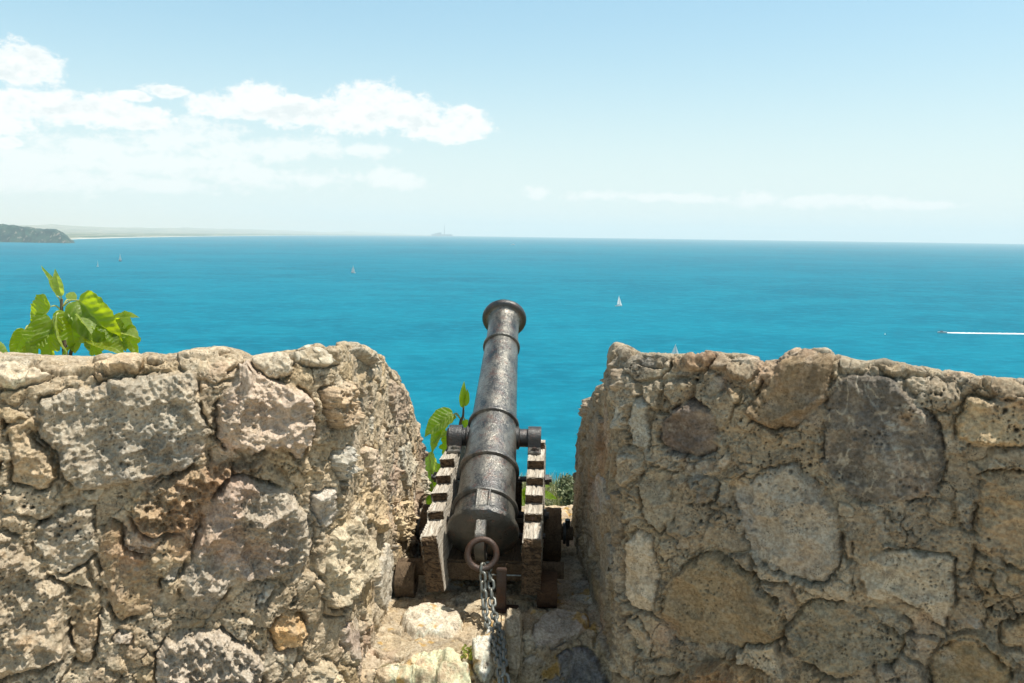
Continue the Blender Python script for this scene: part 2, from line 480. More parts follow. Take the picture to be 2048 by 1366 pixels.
class Wall:
    def __init__(s, name, plan, radii, inward, zt, spine, dens, zbot, batter):
        """plan: 2D corner points; inward=+1 if wall body lies left of the path direction"""
        pts = []
        P = [np.array(p, float) for p in plan]
        for i, p in enumerate(P):
            r = radii[i]
            if r == 0: pts.append(p); continue
            a = (P[i - 1] - p); b = (P[i + 1] - p); a /= np.linalg.norm(a); b /= np.linalg.norm(b)
            p0, p1 = p + a * r, p + b * r
            for k in range(9):
                t = k / 8; pts.append((1 - t) ** 2 * p0 + 2 * t * (1 - t) * p + t * t * p1)
        s.pl = np.array(pts); seg = np.linalg.norm(np.diff(s.pl, axis=0), axis=1)
        s.cu = np.concatenate([[0], np.cumsum(seg)]); s.L = s.cu[-1]
        s.side = inward; s.zt_pts = zt; s.spine = spine; s.dens = dens; s.zbot = zbot; s.batter = batter; s.name = name; s.calm = .45; s.crest_drop = .028 if inward > 0 else .018; s.cheek_batter = (0.0, .05)
    def pos(s, u):
        return np.stack([np.interp(u, s.cu, s.pl[:, 0]), np.interp(u, s.cu, s.pl[:, 1])], -1)
    def bat(s, u):
        return np.interp(u, [s.uc - .45, s.uc - .05, s.uc + .1, s.u_back], [s.batter, s.batter * .3, s.cheek_batter[0], s.cheek_batter[1]])
    def px2uv(s, px, py, seg_filter=None):
        d = ray(px, py); off = 0.0; res = None
        for it in range(4):
            best = None
            for i in range(len(s.pl) - 1):
                a, b = s.pl[i], s.pl[i + 1]; e = b - a; nn_ = np.array([e[1], -e[0]]) * s.side / np.linalg.norm(e)
                a = a + nn_ * off
                det = -d[0] * e[1] + d[1] * e[0]
                if abs(det) < 1e-9: continue
                t = (-a[0] * e[1] + a[1] * e[0]) / det
                k = (d[0] * a[1] - d[1] * a[0]) / (d[1] * e[0] - d[0] * e[1])
                if t > 0 and -1e-3 <= k <= 1 + 1e-3:
                    if best is None or t < best[0]: best = (t, s.cu[i] + k * np.linalg.norm(e), d[2] * t)
            if best is None: break
            res = best
            off = max(0.0, float(s.bat(best[1])) * (-0.40 - best[2]))
        if res is None:
            # beyond either end of the path: clamp
            u = 0.0 if (px < CX) == (s.side > 0) else s.u_back
            p = s.pos(np.array([u]))[0]; return (u, d[2] / d[1] * p[1])
        return res[1], res[2]
    def setup_top(s, crest_px, crest_u):
        tp = [s.px2uv(x, y) for x, y in crest_px] + [(s.u_at_y(Y), z) for Y, z in crest_u]
        tp.sort(); s.tu = np.array([t[0] for t in tp]); s.tz = np.array([t[1] for t in tp]) - s.crest_drop
    def u_at_y(s, Y):
        # cheek part only (past the corner)
        uu = np.linspace(s.uc, s.L, 400); pp = s.pos(uu)
        if Y > pp[:, 1].max(): return s.u_back
        return uu[np.argmin(np.abs(pp[:, 1] - Y) + (uu > s.u_back) * 9)]
    def build(s, stones_px, nfill, tone, rough_gain, seed, rows=620, trows=170, fill_r=(.02, .07), groove=.026, proud=.62):
        us = []; u = 0.0
        while u < s.L: us.append(u); u += s.dens(u)
        us.append(s.L); us = np.array(us)
        nu = len(us)
        pos = s.pos(us)
        tan = s.pos(np.minimum(us + .02, s.L)) - s.pos(np.maximum(us - .02, 0)); tan /= np.linalg.norm(tan, axis=1)[:, None]
        out2 = np.stack([tan[:, 1], -tan[:, 0]], -1) * s.side        # outward normal in plan
        zt = np.interp(us, s.tu, s.tz)
        sp = s.spine(us, pos)                                        # (nu,3)
        w1 = np.linspace(0, 1, rows)
        Vz = s.zbot + (zt[:, None] - s.zbot) * w1[None]
        off = s.bat(us)[:, None] * (zt[:, None] - Vz)
        X = pos[:, 0:1] + out2[:, 0:1] * off; Y = pos[:, 1:2] + out2[:, 1:2] * off
        side = np.stack([X, Y, Vz], -1)
        w2 = np.linspace(0, 1, trows + 1)[1:] ** 1.25
        edge = np.stack([pos[:, 0], pos[:, 1], zt], -1)
        top = edge[:, None] * (1 - w2[None, :, None]) + sp[:, None] * w2[None, :, None]
        G = np.concatenate([side, top], 1)
        # soften the arris: slide a few rows down and inwards
        nv = G.shape[1]
        U = np.repeat(us[:, None], nv, 1)
        dist = np.concatenate([np.zeros((nu, 1)), np.cumsum(np.linalg.norm(np.diff(G, axis=1), axis=2), 1)], 1)
        V = s.zbot + dist / math.sqrt(1 + s.batter ** 2)
        da = dist - dist[:, rows - 1:rows]
        rr = 0.09
        mask = .35 + .65 * sstep(fbm(np.stack([us, 0 * us, 0 * us], -1), 5.0, 4, off=11. + seed), -.25, .35)[:, None]
        fall = np.clip(1 - np.abs(da) / rr, 0, 1) ** 2 * 0.034 * mask
        G[:, :, 2] -= fall; G[:, :, 0] -= out2[:, 0:1] * fall; G[:, :, 1] -= out2[:, 1:2] * fall
        du = np.gradient(G, axis=0); dv = np.gradient(G, axis=1)
        N = np.cross(du, dv) * s.side
        # blur normals along v so the arris is round
        for _ in range(6):
            N = (np.roll(N, 2, 1) + N + np.roll(N, -2, 1)); N[:, 0] = N[:, 2]; N[:, 1] = N[:, 2]; N[:, -2:] = N[:, -3:-2]
        N /= np.linalg.norm(N, axis=2)[:, :, None] + 1e-12
        Pf = G.reshape(-1, 3).astype(np.float32); Uf = U.ravel().astype(np.float32); Vf = V.ravel().astype(np.float32)
        stones = []
        for (poly, c, T, e, st) in stones_px:
            uv = [s.px2uv(x, y) for x, y in poly]
            stones.append((chaikin(uv, 1, True, .11), c, T, e, st))
        rng = np.random.RandomState(seed)
        cents = []
        fill = []
        polys = [np.array(p[0]) for p in stones]
        tries = 0
        while len(fill) < nfill and tries < nfill * 25:
            tries += 1
            cu, cv = rng.rand() * s.L, s.zbot + rng.rand() * (-0.05 - s.zbot)
            if cv > np.interp(cu, s.tu, s.tz) + .35: continue
            r = fill_r[0] + (fill_r[1] - fill_r[0]) * rng.rand() ** 1.6
            if any((cu - a) ** 2 + (cv - b) ** 2 < (1.05 * (r + q)) ** 2 for a, b, q in cents): continue
            ok = True
            for p in polys:
                if p[:, 0].min() - r < cu < p[:, 0].max() + r and p[:, 1].min() - r < cv < p[:, 1].max() + r:
                    if poly_sd(np.array([cu], np.float32), np.array([cv], np.float32), p)[0] < r * 0.95: ok = False; break
            if not ok: continue
            cents.append((cu, cv, r)); hi_ = cv + r > np.interp(cu, s.tu, s.tz) - .03
            c = [C_PALE, C_WARM, C_GREY, C_BROWN, C_TUFF, C_ORNG, C_CREAM, C_PINK, C_TUFF][rng.randint(9)]
            if cu > s.uc + .1 and c is C_ORNG: c = C_WARM
            fill.append((rand_poly(cu, cv, r, rng, 1 + .6 * rng.rand()), c, (0.006 + 0.022 * rng.rand()) * (.3 if hi_ else 1), 0.3 * r + .006, ['rough', 'tuff', 'smooth', 'frilly'][rng.randint(4)]))
        H, C = masonry(Pf, Uf, Vf, stones, fill, tone, rough_gain, seed, 1.0, groove, proud)
        daf = da.ravel()
        kt = sstep(daf, -0.05, 0.02)
        H = H * (1 - kt) + kt * (0.030 * np.tanh(H / 0.030))
        kc = sstep(Uf, s.uc, s.uc + .35) * s.calm
        H = H * (1 - kc)
        Pn = Pf + N.reshape(-1, 3) * H[:, None]
        F = grid_faces(nu, nv)
        if s.side < 0: F = F[:, ::-1]
        o = np_mesh(s.name, Pn, F, MAT_STONE, None, True, C)
        return o

# ---- left merlon
def gapdens(fine_lo, fine_hi, fine, mid_hi, mid, coarse):
    def f(u):
        if u < fine_lo: return coarse
        if u < fine_hi: return fine
        if u < mid_hi: return mid
        return coarse
    return f
pl = [(-2.30, 2.115), (-0.575, 2.76), (-0.47, 4.70), (-2.30, 4.75)]
LW = Wall('parapet_wall', pl, [0, .14, .25, 0], 1, None, None, None, -1.95, 0.10)
LW.side = 1.0
LW.uc = 1.72; LW.u_back = 3.52
LW.setup_top([(-600,735),(-60,710),(0,712),(60,712),(108,732),(135,722),(180,706),(230,700),(275,699),(287,702),(345,699),(385,691),(440,686),(458,690),
              (470,702),(505,706),(560,697),(600,692),(625,682),(640,679),(655,688)],
             [(2.88,-.355),(3.05,-.37),(3.25,-.41),(3.6,-.52),(3.9,-.64),(4.1,-.76),(4.3,-.92),(4.45,-1.08),(4.6,-1.3),(4.75,-1.6)])
LW.tu = np.append(LW.tu, LW.L); LW.tz = np.append(LW.tz, -1.6)
def spineL(us, pos):
    x = np.minimum(pos[:, 0] - 0.18 * (us < LW.u_back), -1.0)
    y = 3.75 - .45 * np.clip((-1.0 - x) / 1.3, 0, 1)
    z = -0.42 - 0.28 * (y - 3.0)
    return np.stack([x, y, z], -1)
LW.spine = spineL
LW.dens = gapdens(0.62, 2.0, 0.0024, 3.6, 0.0042, 0.009)
L_STONES = [
 ([(85,800),(150,770),(250,752),(330,742),(390,738),(402,800),(420,865),(408,905),(375,940),(300,965),(215,982),(150,985),(128,960),(118,905),(75,860),(62,825)], C_GREY, .040, .035, 'rough'),
 ([(430,880),(432,820),(445,770),(480,712),(520,735),(560,765),(620,790),(632,880),(600,922),(560,900),(500,915),(450,905)], C_PINK, .042, .035, 'crag'),
 ([(-60,700),(-20,715),(50,712),(108,738),(95,762),(25,782),(-20,772),(-60,780)], C_CREAM, .05, .03, 'rough'),
 ([(10,845),(55,832),(70,870),(112,905),(120,955),(90,985),(30,960),(12,900)], C_WARM, .02, .03, 'rough'),
 ([(-60,800),(5,790),(8,880),(2,960),(-60,980)], C_BROWN, .03, .03, 'rough'),
 ([(65,1085),(80,1045),(130,1010),(185,1020),(200,1080),(190,1120),(135,1150),(108,1145),(60,1105)], C_TUFF, .03, .02, 'tuff'),
 ([(192,1070),(215,1035),(250,1045),(262,1090),(290,1105),(322,1160),(320,1200),(290,1232),(240,1245),(208,1190),(195,1120)], C_ORNG, .022, .03, 'tuff'),
 ([(-60,1050),(15,1052),(48,1062),(52,1105),(100,1150),(138,1175),(146,1310),(90,1332),(-60,1375)], C_WARM, .045, .04, 'crag'),
 ([(455,945),(520,955),(585,985),(612,1020),(625,1100),(590,1162),(500,1165),(462,1165),(412,1235),(365,1222),(355,1180),(385,1080),(410,1000)], C_GREY, .036, .05, 'crag'),
 ([(265,1000),(330,962),(430,905),(470,935),(418,1000),(382,1058),(300,1080),(262,1040)], C_BROWN, .016, .03, 'frilly'),
 ([(540,1240),(572,1213),(603,1225),(613,1265),(595,1290),(545,1297)], C_ORNG, .028, .02, 'rough'),
 ([(310,1295),(340,1265),(430,1252),(490,1275),(520,1310),(530,1410),(300,1410)], C_PINK, .042, .035, 'frilly'),
 ([(590,1385),(612,1325),(650,1318),(680,1345),(692,1410)], C_CREAM, .04, .03, 'crag'),
 ([(638,1205),(640,1110),(662,1060),(700,1022),(732,1080),(742,1132),(705,1182),(662,1218)], C_CREAM, .035, .03, 'crag'),
 ([(135,1170),(200,1180),(210,1250),(190,1330),(148,1330)], C_TUFF, .012, .02, 'tuff'),
 ([(662,1262),(712,1235),(715,1290),(700,1335),(675,1290)], C_PINK, .02, .02, 'smooth'),
 ([(150,720),(200,702),(283,700),(287,742),(225,752),(165,745)], C_WARM, .03, .025, 'rough'),
 ([(289,702),(348,698),(350,722),(300,728)], C_TUFF, .025, .015, 'tuff'),
 ([(350,698),(390,690),(440,684),(458,690),(455,702),(410,722),(360,712)], C_PALE, .045, .02, 'smooth'),
 ([(502,706),(540,702),(590,720),(585,755),(540,765),(510,735)], C_WARM, .03, .02, 'rough'),
 ([(575,705),(605,690),(630,680),(662,695),(680,735),(640,735),(600,730)], C_PALE, .03, .02, 'rough'),
 ([(700,690),(740,700),(755,730),(740,745),(715,720)], C_PALE, .03, .02, 'crag'),
 ([(620,985),(660,975),(668,1040),(640,1060),(622,1030)], C_PALE, .02, .02, 'rough'),
 ([(740,1140),(765,1085),(785,1110),(790,1190),(770,1225),(752,1215)], C_CREAM, .03, .02, 'smooth'),
 ([(700,1000),(735,940),(765,1010),(760,1075),(730,1050)], C_WARM, .02, .02, 'rough'),
 ([(650,905),(690,890),(700,950),(670,965)], C_PALE, .012, .02, 'frilly'),
 ([(770,760),(800,775),(812,850),(790,860),(772,810)], C_PINK, .02, .02, 'rough'),
 ([(715,900),(745,895),(752,980),(730,990)], C_PINK, .015, .02, 'rough'),
 ([(790,900),(822,880),(828,960),(805,985)], C_GREY, .02, .02, 'rough'),
 ([(780,1010),(815,1000),(818,1080),(795,1085)], C_CREAM, .02, .02, 'frilly'),
 ([(640,770),(690,765),(705,850),(660,870),(640,820)], C_WARM, .015, .02, 'frilly'),
]
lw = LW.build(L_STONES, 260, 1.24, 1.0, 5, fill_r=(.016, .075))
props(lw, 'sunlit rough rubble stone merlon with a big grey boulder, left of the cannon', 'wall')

# ---- right merlon
pl = [(2.30, 1.68), (0.365, 2.80), (0.352, 4.52), (2.30, 4.75)]
RW = Wall('parapet_wall', pl, [0, .07, .2, 0], -1, None, None, None, -1.95, 0.05)
RW.uc = 2.2; RW.u_back = 3.9
RW.setup_top([(2500,800),(2100,764),(2048,760),(1990,749),(1930,744),(1870,733),(1830,724),(1780,717),(1740,724),(1700,716),(1672,703),(1655,693),
              (1615,689),(1595,692),(1560,712),(1530,716),(1490,705),(1440,702),(1400,698),(1340,700),(1290,695),(1262,697)],
             [(2.88,-.368),(3.05,-.37),(3.14,-.40),(3.2,-.54),(3.5,-.60),(3.8,-.69),(4.0,-.80),(4.2,-.93),(4.35,-1.08),(4.5,-1.3)])
RW.tu = np.append(RW.tu, RW.L); RW.tz = np.append(RW.tz, -1.5)
def spineR(us, pos):
    x = np.maximum(pos[:, 0] + 0.22 * (us < RW.u_back), 0.85)
    y = 3.6 - .85 * np.clip((x - .85) / 1.5, 0, 1)
    z = -0.50 - 0.25 * (y - 2.9)
    return np.stack([x, y, z], -1)
RW.spine = spineR
RW.dens = gapdens(0.92, 2.42, 0.0024, 3.95, 0.0042, 0.009)
R_STONES = [
 ([(1490,832),(1500,795),(1540,745),(1560,712),(1620,688),(1672,708),(1668,745),(1660,800),(1622,832),(1600,852),(1545,862)], C_BROWN, .055, .05, 'smooth'),
 ([(1665,770),(1690,745),(1780,742),(1832,790),(1868,822),(1886,920),(1880,980),(1822,1002),(1760,1010),(1692,990),(1650,942),(1640,860)], C_DARK, .022, .04, 'vein'),
 ([(1918,812),(1935,785),(1985,792),(2080,805),(2080,885),(1950,896),(1910,880),(1900,840)], C_WARM, .04, .03, 'tuff'),
 ([(1460,965),(1530,940),(1590,915),(1640,960),(1682,1020),(1690,1100),(1665,1152),(1640,1166),(1570,1150),(1502,1120),(1482,1060),(1470,1010)], C_WARM, .030, .035, 'smooth'),
 ([(1335,1185),(1350,1140),(1400,1105),(1440,1105),(1502,1140),(1530,1170),(1577,1222),(1566,1270),(1500,1287),(1420,1297),(1345,1270),(1328,1225)], C_OCHR, .036, .025, 'smooth'),
 ([(1712,1135),(1740,1105),(1790,1088),(1850,1102),(1912,1112),(1912,1200),(1892,1262),(1852,1222),(1828,1202),(1742,1202)], C_CREAM, .028, .022, 'smooth'),
 ([(1945,1000),(1960,942),(2080,925),(2080,1145),(1990,1120),(1940,1090)], C_WARM, .034, .03, 'tuff'),
 ([(1568,1245),(1620,1190),(1700,1200),(1762,1240),(1812,1272),(1800,1322),(1702,1360),(1620,1332),(1570,1292)], C_GREY, .024, .04, 'tuff'),
 ([(1858,1305),(1900,1278),(1980,1288),(2022,1330),(2032,1420),(1848,1420)], C_OCHR, .026, .03, 'smooth'),
 ([(1990,1242),(2080,1205),(2080,1305),(2000,1292)], C_WARM, .022, .03, 'smooth'),
 ([(1318,872),(1350,812),(1392,790),(1442,840),(1442,900),(1400,916),(1340,902)], (.22,.185,.155), .020, .025, 'smooth'),
 ([(1258,832),(1280,792),(1306,802),(1306,880),(1296,915),(1265,892)], C_PALE, .020, .02, 'smooth'),
 ([(1212,902),(1232,888),(1242,942),(1228,955)], C_ORNG, .018, .012, 'smooth'),
 ([(1232,800),(1250,800),(1258,850),(1238,858)], C_PALE, .012, .01, 'smooth'),
 ([(1280,962),(1300,925),(1340,932),(1352,1040),(1330,1062),(1290,1032)], C_GREY, .025, .02, 'smooth'),
 ([(1255,1135),(1262,1080),(1277,1045),(1312,1070),(1326,1150),(1320,1222),(1270,1212),(1255,1180)], C_PALE, .030, .025, 'smooth'),
 ([(1256,1228),(1283,1228),(1316,1290),(1312,1318),(1275,1292)], C_CREAM, .026, .014, 'smooth'),
 ([(1310,1350),(1370,1335),(1450,1310),(1542,1345),(1560,1420),(1310,1420)], C_ORNG, .020, .02, 'frilly'),
 ([(1688,1045),(1712,1042),(1712,1105),(1692,1125)], C_WARM, .018, .012, 'smooth'),
 ([(1180,1120),(1205,1060),(1222,1080),(1232,1140),(1215,1190),(1190,1180)], C_WARM, .022, .02, 'smooth'),
 ([(1172,870),(1195,820),(1210,840),(1205,900),(1180,905)], C_BROWN, .02, .015, 'rough'),
 ([(1180,960),(1205,940),(1212,1010),(1195,1040)], C_PALE, .018, .015, 'smooth'),
 ([(1215,1000),(1245,980),(1258,1060),(1240,1110),(1222,1080)], C_BROWN, .02, .02, 'smooth'),
 ([(1262,697),(1300,695),(1330,705),(1320,730),(1275,725)], C_TUFF, .022, .02, 'rough'),
 ([(1335,700),(1400,698),(1430,712),(1415,740),(1350,745)], C_BROWN, .026, .02, 'crag'),
 ([(1410,760),(1450,745),(1462,770),(1425,790),(1408,782)], C_GREY, .022, .014, 'smooth'),
 ([(1440,703),(1495,706),(1530,718),(1505,740),(1450,728)], C_CREAM, .02, .02, 'rough'),
 ([(1745,722),(1782,716),(1830,724),(1865,742),(1830,752),(1770,748)], C_WARM, .03, .02, 'crag'),
 ([(1872,735),(1905,738),(1920,750),(1890,756)], C_TUFF, .02, .012, 'rough'),
 ([(1380,960),(1405,945),(1440,960),(1435,1000),(1395,1010)], C_TUFF, .012, .02, 'frilly'),
 ([(1730,1210),(1790,1215),(1835,1260),(1800,1275),(1750,1240)], C_TUFF, .008, .012, 'tuff'),
]
RW.cheek_batter = (-.055, .02)
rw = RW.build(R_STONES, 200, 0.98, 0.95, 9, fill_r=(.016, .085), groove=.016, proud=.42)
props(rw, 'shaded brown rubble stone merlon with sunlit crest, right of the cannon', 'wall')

# ---- stone floor of the embrasure
FZ = -1.60
def floor_px(px, py, z=FZ):
    d = ray(px, py); t = z / d[2]; return (d[0] * t, d[1] * t)
xs = np.arange(-1.0, 0.85, 0.0032)
ss = np.concatenate([np.arange(-0.36, 0.62, 0.0030), np.arange(0.62, 1.62, 0.006)])   # arc length: front face, then back over the top
GX, GS = np.meshgrid(xs, ss, indexing='ij')
lip = np.where(GX < -0.03, 3.00, 3.17) + fbm(np.stack([GX.ravel(), 0 * GX.ravel(), 0 * GX.ravel()], -1), 5, 3, off=300.).reshape(GX.shape) * 0.06
lip = lip + .03 * np.tanh((GX + .03) * 30)
FY = np.where(GS > 0, lip + GS, lip + GS * .18)
FZZ = np.where(GS > 0, FZ, FZ + GS)
rnd = np.clip(1 - np.abs(GS) / .06, 0, 1) ** 2 * .022
FZZ = FZZ - rnd; FY = FY + rnd
P0 = np.stack([GX, FY, FZZ], -1).reshape(-1, 3).astype(np.float32)
UV_V = (lip + GS).ravel().astype(np.float32)
du = np.gradient(P0.reshape(GX.shape + (3,)), axis=0); dv = np.gradient(P0.reshape(GX.shape + (3,)), axis=1)
FN = np.cross(du, dv)
for _ in range(5): FN = np.roll(FN, 2, 1) + FN + np.roll(FN, -2, 1); FN[:, :2] = FN[:, 2:3]; FN[:, -2:] = FN[:, -3:-2]
FN /= np.linalg.norm(FN, axis=2)[:, :, None]
F_STONES = [(chaikin([floor_px(x, y) for x, y in poly], 2), c, T, e, st) for poly, c, T, e, st in [
 ([(795,1255),(820,1228),(862,1216),(900,1222),(930,1240),(925,1262),(905,1280),(862,1278),(822,1272)], (.62,.55,.43), .040, .05, 'tuff'),
 ([(735,1310),(760,1265),(840,1280),(920,1285),(940,1300),(900,1318),(830,1312),(760,1325)], (.50,.45,.36), .008, .02, 'smooth'),
 ([(720,1385),(760,1335),(820,1315),(900,1312),(935,1330),(948,1368),(940,1400),(720,1400)], (.60,.53,.42), .035, .03, 'crag'),
 ([(945,1300),(975,1275),(990,1290),(990,1345),(965,1352),(945,1330)], (.60,.54,.44), .045, .02, 'crag'),
 ([(1005,1265),(1020,1248),(1048,1245),(1052,1280),(1045,1310),(1015,1315),(1002,1290)], (.60,.53,.40), .055, .02, 'rough'),
 ([(1070,1250),(1120,1232),(1170,1240),(1185,1262),(1110,1285),(1060,1290)], (.42,.38,.33), .03, .03, 'smooth'),
 ([(1085,1320),(1120,1285),(1180,1280),(1230,1310),(1240,1350),(1160,1365),(1100,1350)], (.27,.27,.28), .030, .03, 'smooth'),
 ([(1185,1275),(1215,1262),(1250,1275),(1252,1305),(1215,1300)], (.34,.32,.28), .03, .02, 'smooth'),
 ([(1080,1352),(1150,1362),(1180,1385),(1080,1400)], (.42,.35,.25), .03, .02, 'tuff'),
]]
rng = np.random.RandomState(4); ff = []
cents = []
for _ in range(900):
    cu, cv = rng.uniform(-1, .85), rng.uniform(2.5, 5.0); r = rng.uniform(.025, .11)
    if any((cu - a) ** 2 + (cv - b) ** 2 < (r + q) ** 2 * 1.05 for a, b, q in cents): continue
    if any(poly_sd(np.array([cu]), np.array([cv]), p[0])[0] < r for p in F_STONES): continue
    cents.append((cu, cv, r))
    ff.append((rand_poly(cu, cv, r, rng, 1.3), [(.52,.47,.38), (.45,.41,.34), (.42,.38,.31), (.50,.42,.30)][rng.randint(4)], rng.uniform(.000, .007), .03, ['smooth', 'smooth', 'tuff'][rng.randint(3)]))
H, C = masonry(P0, P0[:, 0], UV_V, F_STONES, ff, 1.10, 0.60, 3, .4, .014, .7)
# broad ochre lichen on the floor
och = (sstep(fbm(P0, 9, 4, gain=.6, off=210.), 0.22, 0.38))[:, None]
C = C * (1 - 0.75 * och) + np.array((.50, .30, .06)) * .75 * och
C = np.clip(C * 1.12, 0, .75)
Pn = P0 + FN.reshape(-1, 3) * (H + 0.014 * fbm(P0, 3, 3, off=400.))[:, None]
floor = np_mesh('stone_floor', Pn, grid_faces(len(xs), len(ss)), MAT_STONE, None, True, C)
props(floor, 'worn pale stone sill of the embrasure with ochre lichen, beneath the cannon', 'floor', kind='structure')

# ------------------------------------------------------------------ land and sea
SEA = -80.0; RE = 6371000.0
def sea_material():
    m, b = new_mat('sea_water')
    P = coord(b)
    big = b.noise(b.vmul(P, (0.0009, 0.0016, 0)), 1.0, 6, 0.6, .4)
    stre = b.noise(b.vmul(P, (0.008, 0.012, 0)), 1.0, 7, 0.68, .3)
    wv = b.noise(b.vmul(P, (0.06, 0.09, 0)), 1.0, 8, 0.75)
    wv2 = b.noise(b.vmul(P, (0.6, 1.2, 0)), 1.0, 3, 0.6)
    c = b.mix(b.smooth(big, 0.35, 0.68), (0.0, 0.106, 0.168, 1), (0.0, 0.148, 0.222, 1))
    c = b.mix(b.smooth(stre, 0.42, 0.62, 0, 0.55), c, (0.003, 0.185, 0.258, 1))
    c = b.mix(b.smooth(wv, 0.42, 0.66, 0, 0.45), c, (0.008, 0.240, 0.330, 1))
    caps = b.math('MULTIPLY', b.smooth(wv2, 0.735, 0.77), b.smooth(wv, 0.56, 0.66))
    c = b.mix(caps, c, (0.5, 0.6, 0.62, 1))
    d = b.n('ShaderNodeBsdfDiffuse'); b.set(d.inputs[0], c)
    g = b.n('ShaderNodeBsdfGlossy'); g.inputs['Roughness'].default_value = 0.35
    g.inputs[0].default_value = (.35, .85, 1, 1)
    b.set(g.inputs['Normal'], bump(b, wv, 2.0, 0.6))
    mx = b.n('ShaderNodeMixShader'); mx.inputs[0].default_value = 0.03
    b.t.links.new(d.outputs[0], mx.inputs[1]); b.t.links.new(g.outputs[0], mx.inputs[2])
    return finish(m, b, mx.outputs[0])
rad = np.concatenate([[30], np.geomspace(60, 43000, 160)])
ang = np.radians(np.linspace(-75, 75, 181))
RR, AA = np.meshgrid(rad, ang, indexing='ij')
V = np.stack([RR * np.sin(AA), RR * np.cos(AA), SEA - RR ** 2 / (2 * RE)], -1).reshape(-1, 3)
sea = np_mesh('sea', V, grid_faces(len(rad), len(ang))[:, ::-1], sea_material())
props(sea, 'wide turquoise sea reaching the hazy horizon', 'sea', kind='structure')
def sea_z(x, y): return SEA - (x * x + y * y) / (2 * RE)
def on_sea(px, py):
    d = ray(px, py)
    t = SEA / d[2]
    for _ in range(6): t = (SEA - (t * t * (d[0] ** 2 + d[1] ** 2)) / (2 * RE)) / d[2]
    return Vector(d * t)

# hillside under and beyond the fort
def hill_material():
    m, b = new_mat('dry_hillside')
    P = coord(b)
    a = b.smooth(b.noise(P, 0.9, 6, 0.6), 0.4, 0.65)
    g = b.smooth(b.noise(P, 12, 5, 0.6), 0.35, 0.65)
    c = b.mix(a, (0.11, 0.13, 0.045, 1), (0.24, 0.22, 0.10, 1))
    c = b.mix(g, c, (0.11, 0.13, 0.04, 1))
    return finish(m, b, princ(b, c, 0.95, 0, bump(b, b.noise(P, 25, 5, .7), .03, 1)).outputs[0])
hx = np.concatenate([-np.geomspace(120, 1.2, 60), np.linspace(-1.1, 1.1, 50), np.geomspace(1.2, 120, 60)])
hy = np.concatenate([np.linspace(-20, 4.7, 20), np.linspace(4.8, 9, 70), np.geomspace(9.1, 200, 60)])
HX, HY = np.meshgrid(hx, hy, indexing='ij')
P1 = np.stack([HX.ravel(), HY.ravel(), 0 * HX.ravel()], -1).astype(np.float32)
yy = P1[:, 1]
z = np.where(yy < 4.8, -1.97, -1.97 - 0.10 * (yy - 4.8) - 0.42 * np.clip(yy - 7.2, 0, None) - 0.25 * np.clip(yy - 9, 0, None))
z = z + 0.06 * fbm(P1, 1.2, 3) * (yy > 4.9)
P1[:, 2] = np.maximum(z, SEA - 4)
hill = np_mesh('hillside', P1, grid_faces(len(hx), len(hy)), hill_material())
props(hill, 'dry grassy cliff top falling to the sea beyond the wall', 'hillside', kind='structure')

def pave_material():
    m, b = new_mat('pale_stone_paving')
    P = coord(b)
    v = b.n('ShaderNodeTexVoronoi', feature='DISTANCE_TO_EDGE'); b.set(v.inputs['Vector'], P); v.inputs['Scale'].default_value = 2.6
    j = b.smooth(v.outputs['Distance'], 0.02, 0.06)
    c = b.mix(b.smooth(b.noise(P, 5, 6, .6), .35, .65), (.40, .33, .24, 1), (.52, .45, .34, 1))
    c = b.mix(j, (.25, .20, .14, 1), c)
    return finish(m, b, princ(b, c, .9, 0, bump(b, b.math('ADD', j, b.noise(P, 30, 5, .6)), .012, 1)).outputs[0])
bm = bmesh.new(); bmesh.ops.create_grid(bm, x_segments=20, y_segments=20, size=1); bmesh.ops.transform(bm, matrix=Matrix.Translation((0, -7.2, -1.90)) @ Matrix.Diagonal((12, 9.6, 1, 1)), verts=bm.verts)
pv_ = from_bm('bounce_pavement', bm, pave_material(), None, 0)  # unseen sheet added to bounce warm sunlight onto the shaded stone
props(pv_, 'unseen pale stone paving of the fort platform, added for warm bounce light', 'bounce_pavement', kind='structure')

# far coast: headland, beach plain, hills
def coast_material(name, c1, c2, c3, s):
    m, b = new_mat(name)
    P = coord(b)
    a = b.smooth(b.noise(P, s, 6, 0.65), 0.42, 0.58)
    k = b.smooth(b.noise(P, s * 3.1, 4, 0.6), 0.58, 0.66)
    c = b.mix(k, b.mix(a, c1, c2), c3)
    return finish(m, b, princ(b, c, 0.95, 0, None, 0.1).outputs[0])
def terrain(name, x0, x1, y0, y1, nx, ny, hf, mat):
    X, Y = np.meshgrid(np.linspace(x0, x1, nx), np.linspace(y0, y1, ny), indexing='ij')
    h = hf(X, Y)
    Z = SEA - (X ** 2 + Y ** 2) / (2 * RE) + h
    return np_mesh(name, np.stack([X, Y, Z], -1).reshape(-1, 3), grid_faces(nx, ny), mat)
def nz(X, Y, s, o=5, off=0., ridge=False):
    return fbm(np.stack([X.ravel(), Y.ravel(), 0 * X.ravel()], -1) * s, 1.0, o, 0.55, ridge, off).reshape(X.shape)
